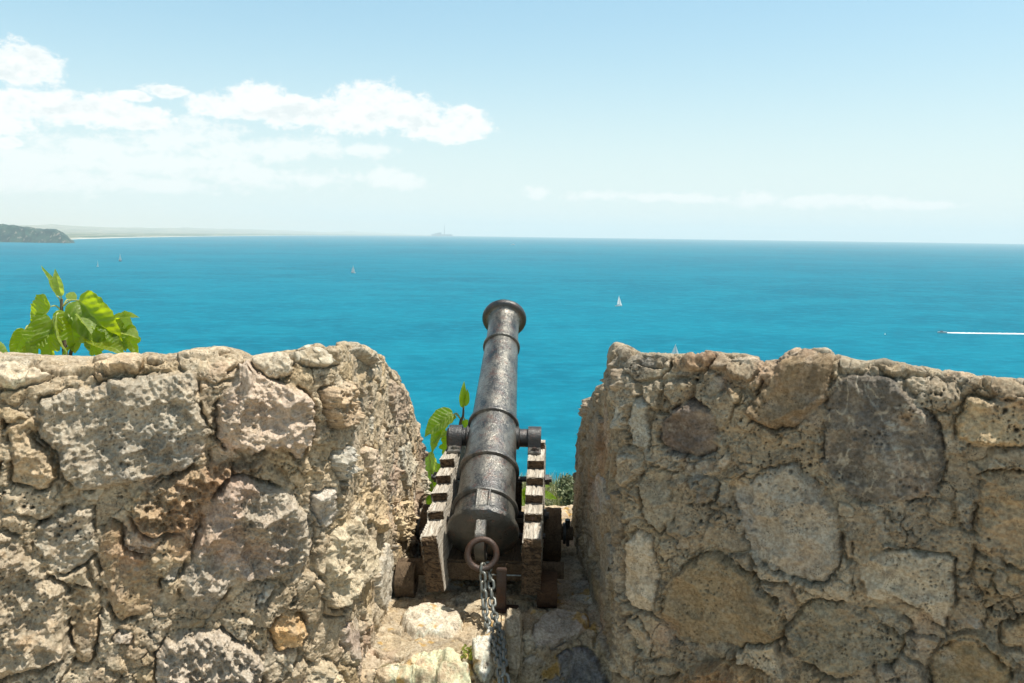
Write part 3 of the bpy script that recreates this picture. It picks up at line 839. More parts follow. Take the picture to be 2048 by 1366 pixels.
# headland: rocky wooded point ending at px 140
tip = on_sea(141, 486)
def head_h(X, Y):
    n = nz(X, Y, 1 / 160., 5, 3.); r = nz(X, Y, 1 / 90., 4, 9., True)
    xe = tip.x * (Y / tip.y) - X                  # metres west of the point, along lines running out to it
    side = Y - (tip.y - 40 + 60 * n)              # metres north of the south shore
    prof = np.interp(xe, [-60, 0, 15, 45, 80, 120, 150, 190, 240, 330, 450, 900, 2500], [-20, 0, 20, 42, 56, 60, 54, 62, 70, 78, 84, 92, 100])
    return np.minimum(prof * (1 + .22 * n), np.maximum(side * 1.0, -15) + 14 * r) + 10 * r * (side > 20)
hl = terrain('headland', tip.x - 2200, tip.x + 120, tip.y - 260, tip.y + 900, 420, 220, head_h,
             coast_material('headland_scrub', (.010, .040, .038, 1), (.03, .075, .055, 1), (.22, .19, .15, 1), 0.014))
props(hl, 'dark wooded rocky headland jutting into the sea at the far left', 'headland', kind='structure')
# long beach and coastal plain curving away to the horizon
shore = [on_sea(x, y) for x, y in [(60, 483.5), (150, 478.6), (250, 475.6), (400, 473.0), (520, 471.5), (640, 470.6)]]
shore = [Vector((-9000, shore[0].y - 1500, 0))] + shore
for X_, Y_ in [(-2600, 21500), (-2200, 27000), (-1200, 33500), (1500, 41000)]:
    if Y_ > shore[-1].y: shore.append(Vector((X_, Y_, 0)))
SX = [p.x for p in shore]; SY = [p.y for p in shore]
def plain_h(X, Y):
    xs_ = np.interp(Y, SY, SX)                    # shoreline x at this distance
    d = xs_ - X                                   # metres inland
    n = nz(X, Y, 1 / 900., 5, 20.); n2 = nz(X, Y, 1 / 3500., 4, 31., True)
    hills = np.clip((d - 3500) / 5000., 0, 1) * np.clip((n2 + .4), 0, 2) * 130 * np.clip((-X - 2500) / 4000, 0, 1)
    return np.clip(d * .06, -6, 5) + np.clip((d - 120) / 400, 0, 1) * (9 + 9 * n) + hills
m, b = new_mat('coastal_plain')
P = coord(b)
geo = b.noise(b.vmul(P, (0.0022, 0.0012, 0)), 1, 6, .65)
at_ = b.n('ShaderNodeAttribute', attribute_name='Col').outputs['Color']
vil = b.smooth(b.noise(b.vmul(P, (0.005, 0.004, 0)), 1, 3, .6), .62, .66)
cc = b.mix(b.smooth(geo, .42, .6), (.05, .10, .06, 1), (.22, .22, .14, 1))
cc = b.mix(vil, cc, (.55, .50, .42, 1))
cc = b.mix(at_, cc, (.60, .57, .50, 1))
finish(m, b, princ(b, cc, .95, 0, None, .1).outputs[0])
X, Y = np.meshgrid(np.linspace(-26000, 2500, 500), np.concatenate([np.linspace(4500, 14000, 260), np.linspace(14050, 42000, 200)]), indexing='ij')
d = np.interp(Y, SY, SX) - X
hgt = plain_h(X, Y)
beach = (sstep(d, -40, 0) * sstep(d, 110, 60)).ravel() * .75
plain = np_mesh('coastal_plain', np.stack([X, Y, SEA - (X ** 2 + Y ** 2) / (2 * RE) + hgt], -1).reshape(-1, 3), grid_faces(*X.shape), m, None, True, np.repeat(beach[:, None], 3, 1))
props(plain, 'hazy coastal plain with pale beach and low hills at the horizon', 'coast', kind='structure')

# power station on the far plain
def simple_mat(name, c, rough=.8, metal=0., bumpy=None):
    m, b = new_mat(name)
    P = coord(b)
    n = b.noise(P, 7 if bumpy is None else bumpy[0], 5, .6)
    cc = b.mix(b.smooth(n, .35, .65, 0, .5), c + (1,), tuple(x * .75 for x in c) + (1,))
    nr = bump(b, b.noise(P, bumpy[0], 5, .65), bumpy[1], 1) if bumpy else None
    return finish(m, b, princ(b, cc, rough, metal, nr).outputs[0])
MAT_CONC = simple_mat('pale_concrete', (.30, .30, .29))
pp = at(889, 466, 20500); pz = sea_z(pp.x, pp.y)
ps = empty('power_station', (pp.x, pp.y, pz))
props(ps, 'faint distant power station with one tall chimney on the hazy horizon', 'power station')
bm = bmesh.new(); add_tube(bm, [(0, 0, -5), (0, 0, 90), (0, 0, 262)], [11, 9, 7], 16); from_bm('chimney', bm, MAT_CONC, ps)
bm = bmesh.new(); add_box(bm, (-120, 0, 40), (90, 60, 100)); add_box(bm, (-200, 0, 34), (70, 60, 76)); from_bm('boiler_house', bm, MAT_CONC, ps)
bm = bmesh.new(); add_box(bm, (-60, 0, 28), (500, 80, 44)); from_bm('turbine_hall', bm, MAT_CONC, ps)

# ------------------------------------------------------------------ boats
m, b = new_mat('white_sailcloth')
p_ = princ(b, (.82, .82, .80, 1), .7); t_ = b.n('ShaderNodeBsdfTranslucent'); t_.inputs[0].default_value = (.8, .8, .78, 1)
mx = b.n('ShaderNodeMixShader'); mx.inputs[0].default_value = .45
b.t.links.new(p_.outputs[0], mx.inputs[1]); b.t.links.new(t_.outputs[0], mx.inputs[2]); MAT_SAIL = finish(m, b, mx.outputs[0])
MAT_HULL = simple_mat('boat_hull', (.60, .60, .58), .4)
MAT_HULLD = simple_mat('dark_boat_hull', (.10, .12, .14), .4)
MAT_SPAR = simple_mat('aluminium_spar', (.5, .5, .5), .4)
def hull_bm(L, B, Hh):
    bm = bmesh.new(); rings = []
    for i in range(13):
        t = i / 12; y = (t - .5) * L
        w = B / 2 * (1 - max(0, (t - .45) / .55) ** 2.2) * (0.78 + .22 * min(1, t / .3)); w = max(w, .03)
        sh = Hh * (1 + .25 * t)
        rings.append([bm.verts.new((w * a, y, z * sh)) for a, z in ((-1, 1), (-.95, .45), (-.55, -.25), (0, -.4), (.55, -.25), (.95, .45), (1, 1))])
    for A, B_ in zip(rings, rings[1:]):
        for k in range(6): bm.faces.new((A[k], A[k + 1], B_[k + 1], B_[k]))
        bm.faces.new((A[6], A[0], B_[0], B_[6]))
    bm.faces.new(rings[0]); bm.faces.new(rings[-1])
    return bm
def sail_bm(pts, belly, n=8, th=0.04):
    """triangle tack, head, clew with camber in +X"""
    bm = bmesh.new(); a, h, c = [Vector(p) for p in pts]; rows = []
    for i in range(n + 1):
        t = i / n; l = a.lerp(h, t); r = c.lerp(h, t)
        rows.append([l.lerp(r, k / 4) + Vector((belly * math.sin(math.pi * k / 4) * (1 - t) ** .6, 0, 0)) for k in range(5)])
    for s_ in (0, th):
        rr = [[bm.verts.new(p + Vector((s_, 0, 0))) for p in row] for row in rows]
        for A, B_ in zip(rr, rr[1:]):
            for k in range(4): bm.faces.new((A[k], A[k + 1], B_[k + 1], B_[k]))
    return bm
def sailboat(px, py, mast, yaw, label, jib=True, dark=False, heel=4):
    p = on_sea(px, py)
    o = empty('sailing_boat', p, (0, R(heel), yaw))
    props(o, label, 'sailboat', 'white sailing boats out on the sea')
    k = mast / 13.0
    def sc_(bm): bmesh.ops.scale(bm, vec=(k, k, k), verts=bm.verts); return bm
    from_bm('hull', sc_(hull_bm(10.5, 3.3, 1.1)), MAT_HULLD if dark else MAT_HULL, o)
    bm = bmesh.new(); add_box(bm, (0, -.3, 1.4), (1.7, 3.4, .5), None, .12); from_bm('cabin', sc_(bm), MAT_HULL, o)
    bm = bmesh.new(); add_tube(bm, [(0, .8, .8), (0, .8, 13)], .09, 8); from_bm('mast', sc_(bm), MAT_SPAR, o)
    bm = bmesh.new(); add_tube(bm, [(0, .8, 2.2), (.6, -4.2, 2.2)], .08, 8); from_bm('boom', sc_(bm), MAT_SPAR, o)
    from_bm('mainsail', sc_(sail_bm([(0, .65, 2.3), (0, .65, 12.7), (.6, -4.0, 2.4)], .5)), MAT_SAIL, o)
    if jib: from_bm('jib', sc_(sail_bm([(0, 4.9, 1.3), (0, .95, 11.2), (.7, .4, 1.8)], .5)), MAT_SAIL, o)
    return o
sailboat(240, 522.5, 19, R(48), 'sailboat with dark hull, farther of the two near the headland', dark=True)
sailboat(195, 533, 13, R(35), 'tiny narrow sailboat just left of the dark hulled one', jib=False)
sailboat(706, 546, 15, R(50), 'white sailboat between the fig plant and the cannon muzzle')
sailboat(1238, 612.5, 12.2, R(-50), 'nearest whole white sailboat, right of the cannon muzzle', heel=-5)
sailboat(1348, 719, 10.5, R(-80), 'sailboat with only its mast top showing over the right wall crest', jib=True)
MAT_FOAM = simple_mat('white_foam', (.80, .83, .84), .9)
# motor boat and wake
p = on_sea(1884, 666)
mb = empty('motor_boat', p, (0, 0, R(90)))
props(mb, 'small speeding motorboat trailing a long white wake', 'motorboat')
from_bm('hull', hull_bm(8, 2.6, 1.0), MAT_HULL, mb)
bm = bmesh.new(); add_box(bm, (0, .4, 1.4), (1.7, 2.2, .9), None, .2); from_bm('cabin', bm, MAT_HULLD, mb)
def wake(p, x0, x1, w0, w1, hgt, label, n=260):
    xs_ = np.linspace(x0, x1, n); ks = np.linspace(-1, 1, 15)
    A, K = np.meshgrid(xs_, ks, indexing='ij')
    t = (A - x0) / (x1 - x0)
    w_ = w0 + (w1 - w0) * t ** .5
    Pq = np.stack([A.ravel() * .35, K.ravel() * 1.5, 0 * A.ravel()], -1)
    nzv = fbm(Pq, 1.0, 4, .6).reshape(A.shape)
    Yq = K * w_ * (1 + .35 * nzv)
    Zq = hgt * (1 - np.abs(K) ** 3) * (1 - .55 * t) * (1 + .9 * nzv) + .03
    Zq = np.where(np.abs(K) > .99, -.15, Zq)
    V = np.stack([p.x + A, p.y + Yq, p.z + Zq], -1).reshape(-1, 3)
    o = np_mesh('wake', V, grid_faces(n, 15), MAT_FOAM)
    return props(o, label, 'wake', kind='structure')
wake(p, 3.5, 240, 1.0, 5.0, .6, 'long white foam wake behind the speeding motorboat')
# ferry far out
p = on_sea(1026, 489.5)
fb = empty('passenger_boat', p, (0, 0, R(88)))
props(fb, 'low white passenger boat far out near the horizon above the muzzle', 'boat')
from_bm('hull', hull_bm(30, 6, 2.4), MAT_HULL, fb)
bm = bmesh.new(); add_box(bm, (0, -3, 3.6), (4.5, 15, 2.2), None, .3); add_box(bm, (0, 0, 5.4), (3.6, 6, 1.6), None, .3); from_bm('cabin', bm, MAT_SAIL, fb)
# marker buoy
p = on_sea(1770, 669)
bu = empty('mooring_buoy', p); props(bu, 'tiny pale buoy afloat left of the motorboat', 'buoy')
bm = bmesh.new(); add_tube(bm, [(0, 0, -.2), (0, 0, .5), (0, 0, .7), (0, 0, 1.3)], [.5, .5, .15, .08], 12); from_bm('float', bm, MAT_SAIL, bu)

# ------------------------------------------------------------------ the cannon
def iron_material(name, c_dark, c_worn, rust, worn_amt, rough=.42, bsc=160, bd=.0022, gloss_var=.16, mask=False):
    m, b = new_mat(name)
    P = coord(b)
    a = b.noise(b.vmul(P, (1, .35, .6)), 17, 6, .62)
    f = b.noise(P, 110, 6, .75)
    k = b.smooth(b.math('ADD', b.math('MULTIPLY', a, .62), b.math('MULTIPLY', f, .38)), .42, .58, 0, worn_amt)
    if mask: k = b.math('MULTIPLY', k, b.n('ShaderNodeAttribute', attribute_name='Col').outputs['Fac'])  # Col thins the worn tone and carries painted light and shade
    c = b.mix(k, c_dark + (1,), c_worn + (1,))
    rn = b.math('MULTIPLY', b.smooth(b.noise(P, 22, 5, .7), .50, .64), b.smooth(b.noise(P, 120, 4, .7), .42, .58))
    c = b.mix(b.math('MULTIPLY', rn, .75), c, rust + (1,))
    h = b.math('ADD', b.noise(P, bsc, 5, .65), b.math('MULTIPLY', b.noise(P, 40, 4, .6), 1.2))
    r = b.math('MULTIPLY_ADD', b.noise(P, 50, 4, .6), gloss_var * 2, rough - gloss_var)
    p = princ(b, c, r, b.math('MULTIPLY', k, .7), bump(b, h, bd, 1.0), .9)
    return finish(m, b, p.outputs[0])
MAT_IRON = iron_material('worn_black_iron', (.012, .015, .014), (.27, .255, .22), (.12, .045, .025), .9, .36)
MAT_IRON_W = iron_material('worn_barrel_iron', (.012, .015, .014), (.24, .228, .195), (.11, .042, .024), .9, .33, mask=True)
MAT_IRON_D = iron_material('dark_painted_iron', (.020, .020, .020), (.07, .065, .06), (.09, .04, .025), .5, .45)
MAT_RUST = iron_material('rusty_iron', (.034, .017, .011), (.085, .046, .028), (.11, .040, .017), .6, .55)
MAT_GALV = iron_material('weathered_steel_chain', (.10, .11, .103), (.27, .29, .265), (.10, .08, .05), .8, .40, 400, .0005)

def wood_material(name, c1, c2, c3, grain=(1, .06, 1), endgrain_shade=False):
    m, b = new_mat(name)
    P = coord(b)
    g = b.noise(b.vmul(P, grain), 55, 6, .7, 1.2)
    g2 = b.noise(b.vmul(P, grain), 170, 4, .6)
    big = b.noise(P, 6, 4, .6)
    c = b.mix(b.smooth(g, .38, .62), c1 + (1,), c2 + (1,))
    c = b.mix(b.smooth(g2, .55, .67, 0, .7), c, c3 + (1,))
    c = b.mix(b.smooth(big, .4, .7, 0, .35), c, tuple(x * .62 for x in c1) + (1,))
    if endgrain_shade:
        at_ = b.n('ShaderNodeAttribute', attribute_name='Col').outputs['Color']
        eg_shade = b.noise(b.vmul(P, (.35, 1, 1)), 60, 5, .65, 1.5)
        c = b.mix(at_, c, b.mix(b.smooth(eg_shade, .4, .62), (.17, .115, .07, 1), (.05, .033, .022, 1)))  # end-grain brown, taken darker to stand for shade
    h = b.math('ADD', g, b.math('MULTIPLY', g2, .5))
    return finish(m, b, princ(b, c, .88, 0, bump(b, h, .012, 1), .2).outputs[0])
MAT_WOOD = wood_material('bleached_oak', (.66, .61, .52), (.42, .36, .28), (.09, .07, .05), endgrain_shade=True)
MAT_WOOD_D = wood_material('dark_weathered_wood', (.17, .12, .075), (.10, .07, .045), (.03, .022, .016))
MAT_WOOD_R = wood_material('reddish_log_wood', (.10, .055, .03), (.06, .033, .02), (.05, .03, .02), (.3, 1, .3))

base3 = at(966, 1062, 3.565)
muz3 = at(1009, 634, 4.985)
axis = (muz3 - base3); LB = axis.length; axis.normalize()
xax = axis.cross(Vector((0, 0, 1))).normalized(); zax = xax.cross(axis).normalized()
BF = Matrix.Identity(4)
for i in range(3):
    BF[i][0], BF[i][1], BF[i][2], BF[i][3] = xax[i], axis[i], zax[i], base3[i]

CAR = Vector((-0.088, 4.06, FZ)); YAW = R(-2.0)
cannon = empty('cannon', CAR, (0, 0, YAW))
props(cannon, 'old black iron cannon on a stepped wooden carriage aimed out to sea', 'cannon')
bpy.context.view_layer.update()
CI = cannon.matrix_world.inverted()
def L(p): return CI @ Vector(p)                   # world -> carriage frame
BL = CI @ BF                                      # barrel frame in the carriage frame

prof = [(-.062, 0), (-.061, .03), (-.056, .070), (-.046, .105), (-.034, .130), (-.026, .142), (-.018, .1535), (-.008, .157), (.008, .157), (.014, .153), (.019, .1395),
        (.030, .1380), (.112, .1345), (.114, .142), (.118, .1475), (.126, .149), (.134, .1475), (.138, .142), (.140, .1345), (.156, .1330),
        (.362, .1280), (.364, .135), (.368, .1415), (.378, .1430), (.388, .1415), (.392, .135), (.394, .1265),
        (.694, .1160), (.696, .122), (.700, .1275), (.708, .1290), (.718, .1275), (.722, .122), (.724, .1140),
        (1.000, .1045), (1.384, .0925), (1.386, .098), (1.390, .1030), (1.400, .1040), (1.408, .1030), (1.412, .098), (1.414, .0915),
        (1.560, .0885), (1.620, .0890), (1.648, .0915), (1.660, .098), (1.666, .110), (1.671, .122), (1.680, .1285), (1.694, .130), (1.706, .127), (1.714, .117), (1.716, .085), (1.714, .062), (1.700, .056), (1.50, .055), (1.1, .055)]
k = LB / 1.71; k_b = k
prof = [(s * k, r) for s, r in prof]
fine = []
for (s0, r0), (s1, r1) in zip(prof, prof[1:]):
    n = max(1, int(abs(s1 - s0) / .012))
    for i in range(n): fine.append((s0 + (s1 - s0) * i / n, r0 + (r1 - r0) * i / n))
fine.append(prof[-1])
bm = bmesh.new(); add_lathe(bm, fine, BL, 160)
# slight pitting of the cast surface
co = np.array([v.co[:] for v in bm.verts], np.float32)
bm.normal_update()
dd = .0012 * fbm(co, 30, 4, .6) + .0009 * fbm(co, 90, 2)
for v, q in zip(bm.verts, dd): v.co += v.normal * float(q)
BLI = BL.inverted()
wear_shade = []
for v in bm.verts:
    q = BLI @ v.co; rr_ = math.hypot(q.x, q.z)
    near = min(abs(q.y - sr * k_b - .012) for sr in (.012, .126, .378, .708, 1.40))
    gm_ = .30 + .70 * min(1.0, near / .045)  # grime and ring shade painted in beside each ring
    wear_shade.append(gm_ * (.10 if (q.y < -.012 or q.y > 1.662 * k_b) else min(1.0, .30 + .8 * max(0.0, .35 + q.z / max(rr_, .01)))))   # worn on top; shade below, on breech and muzzle lip painted in
barrel = from_bm('barrel', bm, MAT_IRON_W, cannon, 35)
a = barrel.data.attributes.new('Col', 'FLOAT_COLOR', 'POINT'); a.data.foreach_set('color', [c for e in wear_shade for c in (e, e, e, 1.0)])
# vent field on the first reinforce
bm = bmesh.new()
for sx in (-1, 1):
    add_tube(bm, [BL @ Vector((sx * .026, .014, .1445)), BL @ Vector((sx * .026, .06, .1395)), BL @ Vector((sx * .026, .125, .1385))], .0062, 8)
vs = add_box(bm, (0, 0, 0), (.046, .11, .010), None, .003)
bmesh.ops.transform(bm, matrix=BL @ Matrix.Translation((0, .068, .138)), verts=vs)
from_bm('vent_field', bm, MAT_IRON, barrel)
# trunnions
TR_S = .40 * LB / 1.0 * .98
trc = BL @ Vector((0, .625, -.028))
for sx in (-1, 1):
    bm = bmesh.new()
    add_lathe(bm, [(.09, .058), (.128, .058), (.134, .045), (.222, .045), (.228, .040), (.228, 0)], Matrix.Translation(trc) @ (Matrix.Rotation(-sx * math.pi / 2, 4, 'Z')), 32)
    from_bm('trunnion', bm, MAT_IRON_D, barrel)
# cascabel lug: thick upright loop on the breech
def sweep_rect(bm, path, wid, th):
    """path in the YZ plane of BL: list of (y, z); rectangular section wid (x) by th"""
    P = [Vector((0, a, b)) for a, b in path]; rings = []
    for i, p in enumerate(P):
        t = (P[min(i + 1, len(P) - 1)] - P[max(i - 1, 0)]).normalized(); n = Vector((0, -t.z, t.y))
        w2, t2, c_ = wid / 2, th / 2, .005
        sec = [(-w2 + c_, -t2), (w2 - c_, -t2), (w2, -t2 + c_), (w2, t2 - c_), (w2 - c_, t2), (-w2 + c_, t2), (-w2, t2 - c_), (-w2, -t2 + c_)]
        rings.append([bm.verts.new(BL @ (p + Vector((x, 0, 0)) + n * y)) for x, y in sec])
    for A, B_ in zip(rings, rings[1:]):
        for k in range(8): bm.faces.new((A[k], A[(k + 1) % 8], B_[(k + 1) % 8], B_[k]))
    bm.faces.new(rings[0]); bm.faces.new(rings[-1])
bm = bmesh.new()
arc = [(-.035, .104), (-.06, .106)] + [(-.100 + .050 * math.sin(a), .038 + .070 * math.cos(a)) for a in [R(q) for q in range(0, -181, -14)]] + [(-.05, -.034)]
sweep_rect(bm, arc, .048, .026)
lug = from_bm('cascabel_lug', bm, MAT_IRON_W, barrel)
a = lug.data.attributes.new('Col', 'FLOAT_COLOR', 'POINT')   # light on its upper shoulder painted in, darker below
zt_ = max(v.co.z for v in lug.data.vertices)
a.data.foreach_set('color', [c for v in lug.data.vertices for e in (max(.15, 1 - (zt_ - v.co.z) / .07),) for c in (e, e, e, 1.0)])
# breeching ring through the lug
rc = L(at(964, 1108, 3.385))
bm = bmesh.new()
tiltq = Quaternion((1, 0, 0), R(-14)) @ Quaternion((0, 0, 1), R(8))
pts = [rc + tiltq @ Vector((.060 * math.cos(a), 0, .060 * math.sin(a))) for a in [2 * math.pi * i / 48 for i in range(48)]]
add_tube(bm, pts, .0130, 14, closed=True)
from_bm('breeching_ring', bm, MAT_RUST, cannon, 60)

# carriage cheeks: stepped planks, toe-in and lean as on the real carriage
def grid_slab(poly, x0, x1, step, grain_amp, mat, name, parent, seed, M4, bottom_rough=1.0):
    """prism from a YZ outline between x0 and x1, densely subdivided and weathered"""
    pts = []
    n = len(poly)
    for i in range(n):
        a, b_ = Vector((0,) + poly[i]), Vector((0,) + poly[(i + 1) % n])
        m_ = max(1, int((b_ - a).length / step))
        for j in range(m_): pts.append(a.lerp(b_, j / m_))
    bm = bmesh.new()
    nx_ = max(2, int((x1 - x0) / step))
    rings = [[bm.verts.new((x0 + (x1 - x0) * i / nx_, p.y, p.z)) for p in pts] for i in range(nx_ + 1)]
    for A, B_ in zip(rings, rings[1:]):
        for k in range(len(pts)): bm.faces.new((A[k], A[(k + 1) % len(pts)], B_[(k + 1) % len(pts)], B_[k]))
    for ring, rev in ((rings[0], True), (rings[-1], False)):
        f = bm.faces.new(ring[::-1] if rev else ring)
        bmesh.ops.triangulate(bm, faces=[f])
    bmesh.ops.recalc_face_normals(bm, faces=bm.faces)
    bmesh.ops.bevel(bm, geom=[e for e in bm.edges if e.is_manifold and len(e.link_faces) == 2 and e.calc_face_angle(0) > R(60)], offset=.0035, segments=1, affect='EDGES', clamp_overlap=True)
    bm.normal_update()
    co = np.array([v.co[:] for v in bm.verts], np.float32)
    q = co * np.array([1, .07, 1], np.float32)
    gr = fbm(q, 95, 3, .6, off=seed); gr2 = fbm(q, 45, 2, .6, ridge=True, off=seed + 4)
    endg = fbm(co, 24, 3, off=seed + 9)
    for v, g_, h_, e_ in zip(bm.verts, gr, gr2, endg):
        nn_ = v.normal
        v.co += nn_ * float(grain_amp * (g_ * 1.3 - max(0, h_ - .45) * 2.2 + .6 * e_))
    bm.verts.index_update()
    eg_shade = [max(min(1.0, max(0.0, -v.normal.y * 1.8 - .2)), min(1.0, max(0.0, (-.616 - v.co.y) / .012)) if v.co.z < .325 else 0.0) if v.co.y < .1 else 0.0 for v in bm.verts]  # brown end grain, plus shade painted onto risers and rear faces
    for v in bm.verts: v.co = M4 @ v.co
    o = from_bm(name, bm, mat, parent, 0)
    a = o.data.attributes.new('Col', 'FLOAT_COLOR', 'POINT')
    a.data.foreach_set('color', [c for e in eg_shade for c in (e, e, e, 1.0)])
    return o
steps = [(.27, .44), (.20, .55), (.06, .570), (.055, .540), (-.150, .534)]
y, z = -.150, .534
for k in range(4):
    steps += [(y + .012, z - .040), (y - .113, z - .047)]; y -= .115; z -= .047
steps = steps[:-1] + [(-.648, .338)]
outline = steps + [(-.658, .322), (-.652, .20), (-.630, .085), (-.45, .075), (-.40, .12), (-.15, .14), (-.10, .075), (.12, .075), (.27, .12)]
outl2 = outline[:]
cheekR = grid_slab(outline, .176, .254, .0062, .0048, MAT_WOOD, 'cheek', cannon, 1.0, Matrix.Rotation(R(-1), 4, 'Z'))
leanL = Matrix.Translation((-.168, .1, 0)) @ Matrix.Rotation(R(-4.5), 4, 'Z') @ Matrix.Rotation(R(-6.0), 4, 'Y') @ Matrix.Translation((.168, -.1, 0))
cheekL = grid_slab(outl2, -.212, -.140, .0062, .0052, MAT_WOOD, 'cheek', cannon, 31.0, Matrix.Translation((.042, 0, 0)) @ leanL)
# cap squares over the trunnions, with keyed bolt plates
for sx, px_, lean in ((1, .204, 0), (-1, -.186, R(-7))):
    bm = bmesh.new()
    tz = trc.z
    pth = [(trc.y - .105, tz - .055), (trc.y - .062, tz - .052), (trc.y - .054, tz - .02)]
    pth += [(trc.y - .054 * math.cos(a), tz + .054 * math.sin(a)) for a in [R(q) for q in range(0, 181, 12)]] + [(trc.y + .056, tz - .03), (trc.y + .10, tz - .045)]
    rings = []
    for i, (yy_, zz_) in enumerate(pth):
        p = Vector((0, yy_, zz_)); a_ = Vector((0,) + pth[max(i - 1, 0)]); c_ = Vector((0,) + pth[min(i + 1, len(pth) - 1)])
        t = (c_ - a_).normalized(); n_ = Vector((0, -t.z, t.y)) * .0045
        rings.append([bm.verts.new(Vector((px_ + xx, 0, 0)) + p + n_ * s_) for xx, s_ in ((-.032, -1), (.032, -1), (.032, 1), (-.032, 1))])
    for A, B_ in zip(rings, rings[1:]):
        for k in range(4): bm.faces.new((A[k], A[(k + 1) % 4], B_[(k + 1) % 4], B_[k]))
    bm.faces.new(rings[0]); bm.faces.new(rings[-1])
    cs = from_bm('cap_square', bm, MAT_IRON_D, cannon, 30)
    bm = bmesh.new()
    vs = add_box(bm, (px_, trc.y - .088, tz - .043), (.062, .062, .012), Quaternion((1, 0, 0), R(12)).to_matrix(), .003)
    add_tube(bm, [(px_, trc.y - .085, tz - .045), (px_, trc.y - .087, tz - .026)], .012, 6)
    add_box(bm, (px_ + .004, trc.y - .090, tz - .034), (.038, .010, .006))
    from_bm('bolt_plate', bm, MAT_IRON, cs, 30)
# axles, trucks
def truck(name, c, r, w_, mat, seed, rough_):
    bm = bmesh.new()
    fr = Matrix.Translation(c) @ Matrix.Rotation(-math.pi / 2, 4, 'Z')
    pr = [(-w_ / 2, 0.02), (-w_ / 2, r * .6), (-w_ / 2, r * .96)] + [(-w_ / 2 + w_ * i / 14, r) for i in range(15)] + [(w_ / 2, r * .96), (w_ / 2, r * .6), (w_ / 2, .02)]
    add_lathe(bm, pr, fr, 72)
    bm.normal_update()
    co = np.array([v.co[:] for v in bm.verts], np.float32)
    d_ = rough_ * (fbm(co * np.array([.35, 1, 1]), 60, 4, .6, ridge=True, off=seed) + fbm(co, 20, 2, off=seed))
    for v, q in zip(bm.verts, d_): v.co += v.normal * float(q)
    return from_bm(name, bm, mat, cannon, 50)
# front pair
for c in ((.298, -.03, .133), (-.298, -.03, .133)):
    wheel = truck('truck_wheel', c, .131, .088, MAT_WOOD_D, c[0] * 9, .0055)
bm = bmesh.new(); add_box(bm, (0, -.03, .145), (.46, .10, .11), None, .008); add_tube(bm, [(-.40, -.03, .14), (.40, -.03, .14)], .033, 20)
ax = from_bm('axle', bm, MAT_WOOD_D, cannon, 40)
for sx in (-1, 1):
    bm = bmesh.new(); add_tube(bm, [(sx * .372, -.045, .215), (sx * .374, -.035, .14), (sx * .376, -.03, .075)], [.013, .010, .008], 8)
    add_tube(bm, [(sx * .352, -.03, .14), (sx * .364, -.03, .14)], .052, 20)
    from_bm('linchpin', bm, MAT_IRON_D, ax, 40)
# rear pair (small log-like trucks) under a thick axle bed
for c in ((.272, -.56, .078), (-.345, -.50, .080)):
    truck('truck_wheel', c, .078, .086, MAT_WOOD_R if c[0] > 0 else MAT_WOOD_D, c[0] * 7, .0030)  # left wheel's dark wood stands in for the shade there
bm = bmesh.new(); add_box(bm, (-.02, -.46, .135), (.40, .11, .09), None, .01); add_tube(bm, [(-.40, -.46, .125), (.345, -.46, .125)], .036, 18)
from_bm('axle', bm, MAT_WOOD_D, cannon, 40)
# transom, tie rods and bolts
bm = bmesh.new(); add_box(bm, (-.02, .04, .30), (.33, .07, .16), None, .006); from_bm('transom', bm, MAT_WOOD_D, cannon, 40)
bm = bmesh.new(); add_box(bm, (-.02, -.33, .17), (.34, .30, .055), Quaternion((1, 0, 0), R(6)).to_matrix(), .006); from_bm('bed_plank', bm, MAT_WOOD_D, cannon, 40)
def rod(a, b_, r, nut=True):
    bm = bmesh.new(); a, b_ = Vector(a), Vector(b_)
    add_tube(bm, [a, b_], r, 10)
    if nut:
        d_ = (b_ - a).normalized()
        for p, s_ in ((a, 1), (b_, -1)):
            add_tube(bm, [p + d_ * s_ * .012, p + d_ * s_ * .032], r * 2.1, 6)
            add_tube(bm, [p + d_ * s_ * .034, p + d_ * s_ * .040], r * 2.6, 14)
    return from_bm('tie_rod', bm, MAT_IRON_D, cannon, 40)
rod((-.285, -.12, .435), (.290, -.12, .435), .013)
rod((-.31, -.34, .235), (.262, -.34, .235), .013)
rod((-.28, -.13, .262), (.28, -.13, .262), .016)
bm = bmesh.new(); add_tube(bm, [(.02, -.60, .155), (.16, -.60, .155)], .0035, 8); from_bm('iron_rod', bm, MAT_GALV, cannon)
for (x_, y_, z_) in ((.205, -.484, .372),):
    bm = bmesh.new(); bmesh.ops.create_uvsphere(bm, u_segments=12, v_segments=8, radius=.010, matrix=Matrix.Translation((x_, y_ - .006, z_ - .002)) @ Matrix.Diagonal((1, .6, 1, 1)))
    from_bm('bolt', bm, MAT_RUST, cannon, 60)
# rusty support post under the breech
pc = L(at(1003, 1139, 3.44)); pb = L(at(1005, 1206, 3.44))
bm = bmesh.new()
add_box(bm, (pc.x, pc.y + .012, (pc.z + 0) / 2), (.042, .030, pc.z), None, .003)
add_box(bm, (pc.x + .02, pc.y + .012, .006), (.11, .07, .012), None, .003)
from_bm('support_post', bm, MAT_RUST, cannon, 40)

